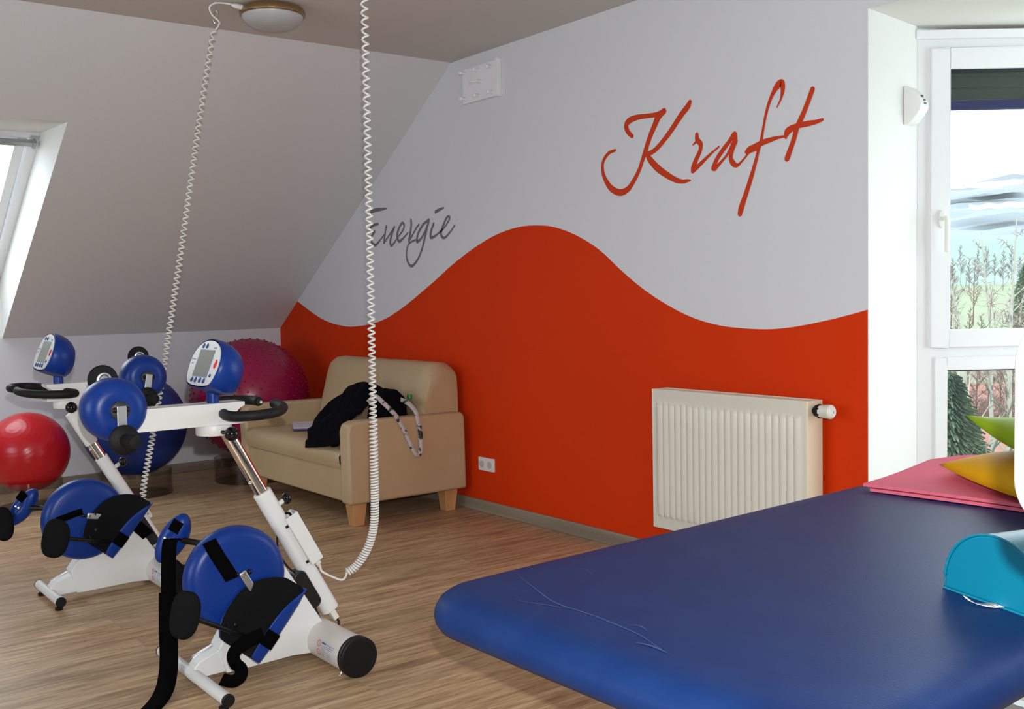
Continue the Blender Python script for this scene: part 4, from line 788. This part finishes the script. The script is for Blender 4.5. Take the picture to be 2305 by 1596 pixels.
    # ---- handlebar, two open loops
    if True:
        g = -f; hb = []
        near = [(.040, .020, .922), (.100, .006, .921), (.165, .012, .922), (.205, .055, .924), (.205, .110, .926), (.175, .160, .928), (.110, .205, .932), (.045, .218, .936), (.005, .215, .938)]
        far_ = [(-.040, .020, .925), (-.120, .030, .928), (-.200, .060, .932), (-.240, .120, .936), (-.215, .180, .938), (-.150, .210, .938), (-.085, .205, .938)]
        for pts in (near, far_):
            sp = spline([L(a, Y+g*b*(1 if not flip else .95), z) for a, b, z in pts], 7); r_ = [.017]*len(sp); r_[0] = .010; r_[-1] = .010; r_[1] = .0155; r_[-2] = .0155
            h = MB().tube(sp, r_, 20).build('handlebar', mat('black_foam_grip', (.005, .005, .0055), .62, spec=.3, bump=(500, .3, .001)), t)
        e = L(-.085, Y+g*.205*(1 if not flip else .95), .938); m = MB(); m.lathe([(.006, 0), (.006, .0012), (0, .0012)], e+V((.014, 0, 0)), (1, 0, 0), 4); m.build('end_mark', facem, h)
    # ---- console
    yc = far['console_y']; T_ = V((0, .37, .93)).normalized(); Nn = V((0, -T_.z, T_.y)); fcn = L(.004, yc, far['console_z'])
    out = [(-.102, -.078), (-.123, -.057), (-.134, -.030), (-.137, .003), (-.126, .038), (-.098, .067), (-.054, .085), (0, .091), (.054, .085), (.098, .067), (.126, .038), (.137, .003), (.134, -.030), (.123, -.057), (.102, -.078), (.060, -.086), (0, -.088), (-.060, -.086)]
    osp = spline([V((a, b, 0)) for a, b in out+[out[0]]], 4)[:-1]
    def loop(sc, d, dz=0, sc2=None): return [fcn+V((p.x*sc, 0, 0))+T_*(p.y*(sc2 or sc)+dz)-Nn*d for p in osp]
    m = MB(); rows = [loop(.94, -.003), loop(.965, .0), loop(.985, .010), loop(1.0, .030), loop(.98, .052, -.002), loop(.91, .076, -.006), loop(.77, .097, -.012), loop(.53, .111, -.018), loop(.25, .118, -.022), loop(.02, .120, -.024)]
    m.grid([r + [r[0]] for r in rows]); cs = m.build('console_housing', blue_p, t, angle=60)
    m = MB(); m.prism([(p.x*.905, p.y*.895) for p in osp], lambda u, v, d: fcn+V((u, 0, 0))+T_*v+Nn*d, .0, .0045); fp = m.build('face_plate', facem, cs, bevel=.001)
    on = lambda u, v, d=.0048: fcn+V((u, 0, 0))+T_*v+Nn*d
    m = MB(); m.prism(rrect(-.064, -.046, .064, .046, .002), lambda u, v, d: on(u, v, .0045+d), 0, .0008); m.build('screen', lcd, fp)
    m = MB(); m.prism(rrect(-.0665, -.0485, .0665, .0485, .003), lambda u, v, d: on(u, v, .0042+d), 0, .0006); m.build('screen_border', mat('pale_blue_screen_border', (.18, .27, .38), .4), fp)
    def button(u, v, a, b, mm, par):
        m = MB(); P = []
        for k in range(5):
            q = math.pi/2*k/4; P.append([on(u+a*math.cos(q)*math.cos(w), v+b*math.cos(q)*math.sin(w)*(1 if math.sin(w) < 0 else 1.15), .0045+.0035*math.sin(q)) for w in [2*math.pi*i/20 for i in range(21)]])
        m.grid(P); return m.build('button', mm, par, angle=180)
    for u in (-.051, -.018): button(u, .0605, .0105, .0085, btn_b, fp)
    for u in (-.058, -.025, .014, .048): button(u, -.0595, .0120, .0095, btn_b, fp)
    button(.1015, .000, .0115, .0150, btn_r, fp); button(.087, -.040, .0085, .0055, btn_b, fp)
    pr = mat('blue_face_print', (.12, .22, .45), .5)
    try:
        text_on('print', 'RECK', .0095, on(.060, .0555, .0048), (1, 0, 0), T_, pr, fp)
        text_on('print', 'MOTOmed', .0078, on(-.098, .012, .0048), (1, 0, 0), T_, pr, fp, .0002); text_on('print', 'viva2', .0078, on(-.098, -.002, .0048), (1, 0, 0), T_, pr, fp, .0002)
    except Exception as ex: print('TEXT', ex)
    nk = L(0, Y if not flip else Y-.035, 0); m = MB(); m.tube([V((nk.x, nk.y, .955)), V((nk.x, nk.y, 1.035))], .0205, 32); m.build('console_neck', blue_p, t)
    return plug-cdir*.03, cdir
CX2, CY2 = 4.407, -2.20
far2 = dict(c=(-.205, -.192, .468), ax=(.80, -.60, .10), tilt=R(-30), w=.048, h=.094, patch=(.004, .048), pad=(-.175, -.205, .325), arm_crank=R(-90), console_y=-.129, console_z=1.091,
    sides=[(.6, .8, 0), (.66, .75, 0), None, None],
    straps=[([(-.165, -.196, .470), (-.150, -.213, .478), (-.138, -.226, .455), (-.135, -.232, .38), (-.13, -.238, .28), (-.122, -.243, .18), (-.118, -.248, .115), (-.12, -.250, .085)], .050, 'strap'),
            ([(-.125, -.240, .30), (-.105, -.252, .18), (-.070, -.265, .09), (-.03, -.285, .045), (.03, -.32, .018), (.10, -.375, .006), (.18, -.455, .005)], .064, 'strap'),
            ([(.155, -.195, .522), (.160, -.170, .470), (.165, -.140, .415), (.168, -.128, .388)], .046, 'strap'),
            ([(.235, -.055, .205), (.232, -.095, .196), (.228, -.135, .180), (.225, -.155, .155), (.222, -.148, .125), (.218, -.128, .100), (.214, -.130, .075), (.210, -.155, .063), (.205, -.190, .078)], .042, 'strap')])
plug2, cd2 = bike(CX2, CY2, 'nearer white and blue therapy bike, its long black strap trailing to the floor', False, -.105, .302, (R(-62), .085), (.19, -.30, .307), far2, 0)
CX1, CY1 = 3.02, -2.32
far1 = dict(c=(-.215, -.262, .395), ax=(.80, -.60, .10), tilt=R(-38), w=.043, h=.098, patch=(.022, .045), pad=(-.20, -.345, .335), arm_crank=R(-100), console_y=-.185, console_z=1.095, sides=[None, None],
    straps=[([(.150, -.205, .385), (.152, -.165, .395), (.155, -.13, .405), (.157, -.10, .410)], .028, 'strap'), ([(.165, .115, .325), (.16, .150, .29), (.155, .175, .262)], .055, 'strap')])
plug1, cd1 = bike(CX1, CY1, 'farther white and blue therapy bike on the left, handlebar turned to the wall side', True, -.100, .180, (R(-12), .085), (.185, -.225, .318), far1, 1)
# spiral call cords from the ceiling to each bike's power box
def cord(pl, top, mid, label, wob, pit, rad):
    t = thing('spiral_cord', (top.x, top.y, H), label, 'cord')
    lead = spline([pl, pl-cd2*.022]+([V((4.424, -1.856, .268)), V((4.432, -1.838, .272))] if pl.x > 4 else [])+[mid[0]], 8); MB().tube(lead, .0042, 10).build('straight_lead', coil_m, t)
    path = spline(mid, 10); dense = []
    for a, b in zip(path, path[1:]):
        k = max(1, int((b-a).length/.004)); dense += [a.lerp(b, i/k) for i in range(k)]
    dense.append(path[-1]); pts = helix(dense, rad, pit, .0032, n=11); MB().tube(pts, .0040, 7).build('coil', coil_m, t, angle=180); return t
hx, hy = 4.492, -1.722
cp = lambda z: V((hx+.0*z, hy, z))
m2_ = [V((4.435, -1.830, .292)), V((4.447, -1.798, .312)), V((4.466, -1.758, .375)), V((4.478, -1.735, .46)), V((4.480, -1.729, .57)), V((4.477, -1.726, .75)), V((4.475, -1.722, 1.0)), V((4.470, -1.715, 1.5)), V((4.458, -1.703, 2.1)), V((4.445, -1.695, H-.03))]
cord(plug2, V((4.445, -1.695, H)), m2_, 'white spiral cord hanging straight down beside the sofa to the nearer bike', 0, lambda u: (.0098 if u < .14 else lerp(.0098, .026, min(1, (u-.14)/.26)) if u < .40 else lerp(.026, .034, (u-.40)/.60)), lambda u: .0112 if u > .25 else .0128)
top1 = V((3.010, -1.679, 2.60))
m1_ = [V((3.02, -2.085, .310)), V((3.017, -2.105, .36)), V((3.0, -2.10, .45)), V((2.998, -2.045, .70)), V((2.999, -1.965, 1.10)), V((3.001, -1.88, 1.55)), V((3.004, -1.79, 2.05)), V((3.008, -1.70, 2.52)), V((3.010, -1.681, 2.585))]
t1 = cord(plug1, V((3.0, -1.66, H)), m1_, 'white spiral cord hanging at a slant from the ceiling hook to the farther bike', 0, lambda u: lerp(.018, .037, u), lambda u: .0118)
m = MB(); m.tube(spline([V((3.010, -1.681, 2.583)), V((3.016, -1.662, 2.620)), V((3.000, -1.690, 2.655)), V((2.996, -1.700, 2.690)), V((3.02, -1.675, 2.708)), V((3.045, -1.625, 2.706)), V((3.050, -1.600, 2.700))], 8), .0042, 10); m.build('straight_lead', coil_m, t1)
m = MB(); m.lathe([(.004, -.015), (.011, 0), (.0125, .008), (.0125, .062), (.009, .066), (0, .066)], V((3.050, -1.600, 2.700)), (.15, .95, -.10), 20); m.build('connector', MATS['white_plug_plastic'], t1)
t = thing('ceiling_hook', (3.003, -1.672, H), 'small metal snap hook on the ceiling holding the slanting cord', 'hook')
hk = V((3.003, -1.672, 0))
m = MB(); m.tube([hk+V((0, 0, H)), hk+V((0, 0, H-.045))], .0022, 10); m.lathe([(.012, 0), (.012, -.003), (0, -.003)], hk+V((0, 0, H)), (0, 0, 1), 20); m.build('shank', chrome, t)
m = MB(); m.tube([hk+V((.0, .012*math.sin(2*math.pi*k/24)*(1.15 if math.cos(2*math.pi*k/24) < 0 else .8), H-.075+.032*math.cos(2*math.pi*k/24))) for k in range(24)], .0028, 10, closed=True); m.build('snap_ring', chrome, t)
# ------------------------------------------------------------ the landscape outside the bay
GZ = -6.0
DC = V((FW.x, FW.y, 0)).normalized()
DV = (FW+RT*((2215-1152.5)/2343.6)); DV = V((DV.x, DV.y, 0)).normalized(); SV = V((DV.y, -DV.x, 0)); CG = V((CAM.x, CAM.y, 0))
def gh(d, s):      # terrain height by distance and sideways offset
    k = [(8, -6.5), (30, -7.6), (55, -8.8), (85, -8.2), (120, -4.8), (150, -2.8), (205, 1.6), (300, 10.5), (360, 17), (460, 34), (560, 45), (760, 66), (1000, 86), (1500, 92)]
    z = k[-1][1]
    for (a, za), (b, zb) in zip(k, k[1:]):
        if d < b: z = za+(zb-za)*max(0, (d-a)/(b-a)); break
    return z+(s*.085 if d > 700 else s*.03*min(1, d/700))+.004*d*noise.noise(V((s/45, d/60, 0)))
def land(name, d0, d1, nd, m_, label=None, rough=0, off=0):
    m = at(CG+DV*d0+V((0, 0, gh(d0, 0)))); P = []
    for i in range(nd+1):
        d = d0+(d1-d0)*i/nd; w_ = d*.75+12; P.append([CG+DV*d+SV*(w_*(2*j/70-1))+V((0, 0, gh(d, w_*(2*j/70-1))+off+rough*noise.noise(V((j*.9, i*.9, 2))))) for j in range(71)])
    m.grid(P); o = m.build(name, m_, angle=180, smooth=rough < 1); return struct(o)
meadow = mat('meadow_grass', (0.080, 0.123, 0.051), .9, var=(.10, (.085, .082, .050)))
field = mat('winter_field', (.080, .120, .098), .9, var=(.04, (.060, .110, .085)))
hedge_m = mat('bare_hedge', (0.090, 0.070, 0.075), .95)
forest = mat('painted_haze_forest', (.105, .128, .142), .95, var=(.02, (.122, .142, .152)))  # pale blue-grey base colour stands in for haze over the forest
ridge = mat('painted_haze_ridge', (0.148, 0.158, 0.177), .95, var=(.01, (.096, .104, .116)))  # distance haze is painted into the ridge's base colour
snow = mat('snow', (0.232, 0.232, 0.239), .8)
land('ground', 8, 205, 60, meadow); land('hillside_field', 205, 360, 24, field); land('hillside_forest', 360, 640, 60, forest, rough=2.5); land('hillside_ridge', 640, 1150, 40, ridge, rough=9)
def gp(u, d, dz=0):    # point on the ground in the direction of photo column u, d metres away
    q = FW+RT*((u-1152.5)/2343.6); q = V((q.x, q.y, 0)).normalized(); p = CG+q*d; s = (p-CG).dot(SV); dd = (p-CG).dot(DV); return V((p.x, p.y, gh(dd, s)+dz))
# snow patches on the hill
for k, (u0, u1, d0, d1) in enumerate(((2170, 2300, 500, 560), (2130, 2270, 455, 485), (2180, 2320, 385, 400))):
    m = at(gp((u0+u1)/2, d0)); P = []
    for i in range(7):
        P.append([gp(u0+(u1-u0)*j/24, (d0+(d1-d0)*i/6)+2.5*math.sin(j*.8+k), 6.5) for j in range(25)])
    m.grid(P); struct(m.build('hillside_snow', snow))
bark_b = mat('white_birch_bark', (0.189, 0.181, 0.152), .8, var=(5, (.05, .045, .04), (1, 1, .6), (.56, .68)))
bark_d = mat('dark_bark', (0.043, 0.032, 0.025), .9); twig_m = mat('brown_twigs', (0.087, 0.052, 0.041), .9); needle = mat('conifer_needles', (.026, .060, .034), .9, var=(1.2, (.060, .095, .045)))
oliv = mat('olive_twigs', (0.043, 0.052, 0.029), .9)
def tree_bare(u, d, h, lean, m_, tw, label, grp, n=16, r=.11, seed=1, dens=1.0):
    rnd = random.Random(seed); b = gp(u, d); t = thing('birch_tree' if m_ is bark_b else 'bare_tree', b, label, 'tree', grp); side = SV
    pts = [b+side*lean*(i/8)*h*.12*(1+.25*math.sin(i))+V((0, 0, h*i/8)) for i in range(9)]; m = MB(); m.tube(spline(pts, 3), [r*(1-.85*i/24) for i in range(25)], 7); tr = m.build('trunk', m_, t)
    m = MB(); m2 = MB()
    for k in range(n):
        f_ = .25+.72*k/n; p = pts[0].lerp(pts[-1], f_); i = int(f_*8); p = pts[i].lerp(pts[min(8, i+1)], f_*8-i); a = rnd.random()*6.28; Lb = h*.22*(1.15-f_)*(.7+.6*rnd.random()); dr = V((math.cos(a), math.sin(a), .9+.5*rnd.random())).normalized()
        q = [p, p+dr*Lb*.5, p+dr*Lb+V((0, 0, -.08*Lb))]; m.tube(q, [r*.30*(1.1-f_)+.008, r*.16+.004, .006], 5)
        for j in range(int(11*dens)):
            w = q[0].lerp(q[2], .25+.75*rnd.random()); e = w+V((rnd.gauss(0, .5), rnd.gauss(0, .5), rnd.gauss(.25, .45)))*Lb*.38; m2.tube([w, e], [.014, .004], 3, caps=False)
    m.build('branches', m_, t); m2.build('twigs', tw, t)
def conifer(u, d, h, r, label, seed=1):
    rnd = random.Random(seed); b = gp(u, d); t = thing('conifer_tree', b, label, 'tree', 'dark conifers below the bay window'); MB().tube([b, b+V((0, 0, h*.9))], [.16, .03], 8).build('trunk', bark_d, t)
    m = MB()
    for k in range(5200):
        f_ = rnd.random()**.8; z = h*(.08+.92*f_); R_ = r*(1-f_)**.75*(.35+.65*rnd.random()); a = rnd.random()*6.28; c = b+V((R_*math.cos(a), R_*math.sin(a), z-.25*R_)); o_ = V((math.cos(a), math.sin(a), -.35)).normalized(); s_ = V((-math.sin(a), math.cos(a), 0)); l_ = .12+.20*rnd.random()
        m.add([c-s_*.045, c+s_*.045, c+o_*l_+s_*.02+V((0, 0, -.05)), c+o_*l_*1.05-s_*.03], [(0, 1, 2, 3)]); m.add([c+V((0, 0, .035)), c-V((0, 0, .035)), c+o_*l_], [(0, 1, 2)])
    m.build('foliage', needle, t, smooth=False)
G = 'birches below the bay window'
tree_bare(2207, 49, 12.3, -1.0, bark_b, twig_m, 'white birch leaning left, first from the left in the lower window', G, seed=3, r=.13)
tree_bare(2243, 52, 12.5, -.35, bark_b, twig_m, 'white birch in the middle of the three in the lower window', G, seed=4, r=.13)
tree_bare(2268, 44, 12.2, .15, bark_b, twig_m, 'upright white birch, rightmost of the three in the lower window', G, seed=5, r=.13)
G2 = 'pale birches in the meadow'
for k, (u, d, h, ln) in enumerate(((2160, 118, 9.5, -1), (2250, 96, 8.6, -.8), (2264, 103, 8.2, .5), (2281, 109, 8.5, 1.4))):
    tree_bare(u, d, h, ln, bark_b, twig_m, ['pale birch in the meadow at the left edge of the upper pane', 'pale birch stem leaning left in the meadow clump', 'pale birch stem upright in the meadow clump', 'pale birch stem leaning right in the meadow clump'][k], G2, seed=20+k, r=.16, n=12)
for k, (u, d, h) in enumerate(((2150, 88, 6.6), (2178, 92, 7.0), (2205, 98, 5.8), (2232, 82, 5.4), (2292, 84, 7.8), (2140, 130, 8.2), (2190, 140, 8.4))):
    tree_bare(u, d, h, .2, twig_m, twig_m, 'bare brown tree in the meadow behind the birches', 'bare brown trees in the meadow', seed=40+k, r=.10, n=26, dens=2.2)
for k, (u, d, h) in enumerate(((2150, 23, 6.9), (2183, 27, 7.0), (2206, 19, 6.2))):
    tree_bare(u, d, h, [1.2, 1.8, -1.6][k], mat('mossy_bark', (0.038, 0.046, 0.029), .9), oliv, 'mossy bare tree close below the window', 'mossy bare trees close to the house', seed=60+k, r=.07, n=14, dens=.8)
for k, (u, d, h) in enumerate(((2196, 66, 6.5), (2222, 64, 5.6), (2250, 68, 6.6), (2276, 65, 6.2), (2300, 67, 6.8))):
    tree_bare(u, d, h, .2, twig_m, twig_m, 'bare brown tree between the birches and the meadow', 'bare brown trees behind the lower birches', seed=80+k, r=.08, n=30, dens=2.6)
conifer(2138, 31, 6.6, 2.0, 'dark conifer at the lower left corner of the lower window', 1); conifer(2160, 37, 5.6, 1.7, 'dark conifer beside the orange roof', 2)
conifer(2316, 112, 9.5, 3.0, 'dark evergreen tree at the right of the meadow', 4)
# belt of bare trees at the far side of the meadow
rnd = random.Random(9)
for k in range(13):
    u = 2105+k*19; tree_bare(u, 192+(k%2)*12, 5.5+rnd.random()*2.2, 0, hedge_m, mat('purple_brown_twigs', (0.090, 0.067, 0.075), .9), 'bare bush in the hedge across the field', 'hedge bushes at the far side of the meadow', seed=100+k, r=.05, n=34, dens=2.4)
tile = mat('orange_roof_tiles', (.150, .056, .034), .7, var=(1.5, (.11, .036, .02))); rend = mat('pale_house_render', (0.145, 0.133, 0.116), .85)
def house(u, d, w_, dp, h, rh, label, rot=0):
    b = gp(u, d); t = thing('house', b, label, 'house'); Rz = Matrix.Rotation(R(rot), 3, 'Z'); Q = lambda x, y, z: b+Rz @ V((x, y, z))
    x, y = w_/2, dp/2; m = MB(); m.add([Q(-x, -y, -1), Q(x, -y, -1), Q(x, y, -1), Q(-x, y, -1), Q(-x, -y, h), Q(x, -y, h), Q(x, y, h), Q(-x, y, h), Q(-x, 0, h+rh), Q(x, 0, h+rh)], [(0, 1, 5, 4), (1, 2, 6, 9, 5), (2, 3, 7, 6), (3, 0, 4, 8, 7)]); wl = m.build('wall', rend, t, smooth=False)
    x += .4; m = MB()
    for s in (-1, 1): m.add([Q(-x, s*(y+.5), h-.3), Q(x, s*(y+.5), h-.3), Q(x, 0, h+rh+.05), Q(-x, 0, h+rh+.05), Q(-x, s*(y+.5), h-.1), Q(x, s*(y+.5), h-.1), Q(x, 0, h+rh+.25), Q(-x, 0, h+rh+.25)], [(0, 1, 2, 3), (7, 6, 5, 4), (0, 4, 5, 1), (1, 5, 6, 2), (3, 2, 6, 7), (0, 3, 7, 4)])
    m.build('roof', tile, t, smooth=False)
    for k in (-.3, .25):
        m = MB(); m.add([Q(k*w_-.5, -dp/2-.05, h*.35), Q(k*w_+.5, -dp/2-.05, h*.35), Q(k*w_+.5, -dp/2-.05, h*.8), Q(k*w_-.5, -dp/2-.05, h*.8), Q(k*w_-.5, -dp/2+.02, h*.35), Q(k*w_+.5, -dp/2+.02, h*.35), Q(k*w_+.5, -dp/2+.02, h*.8), Q(k*w_-.5, -dp/2+.02, h*.8)], [(0, 1, 2, 3), (7, 6, 5, 4), (0, 4, 5, 1), (1, 5, 6, 2), (3, 2, 6, 7), (0, 3, 7, 4)]); m.build('window', mat('dark_window_glass', (.05, .06, .07), .15), t, smooth=False)
house(2247, 60, 5.5, 4.5, 1.5, 1.1, 'pale house with orange tiled roof behind the birch trunks', 60); house(2222, 76, 7, 5, 1.5, 1.3, 'farther house with orange tiled roof behind the birches', 35)
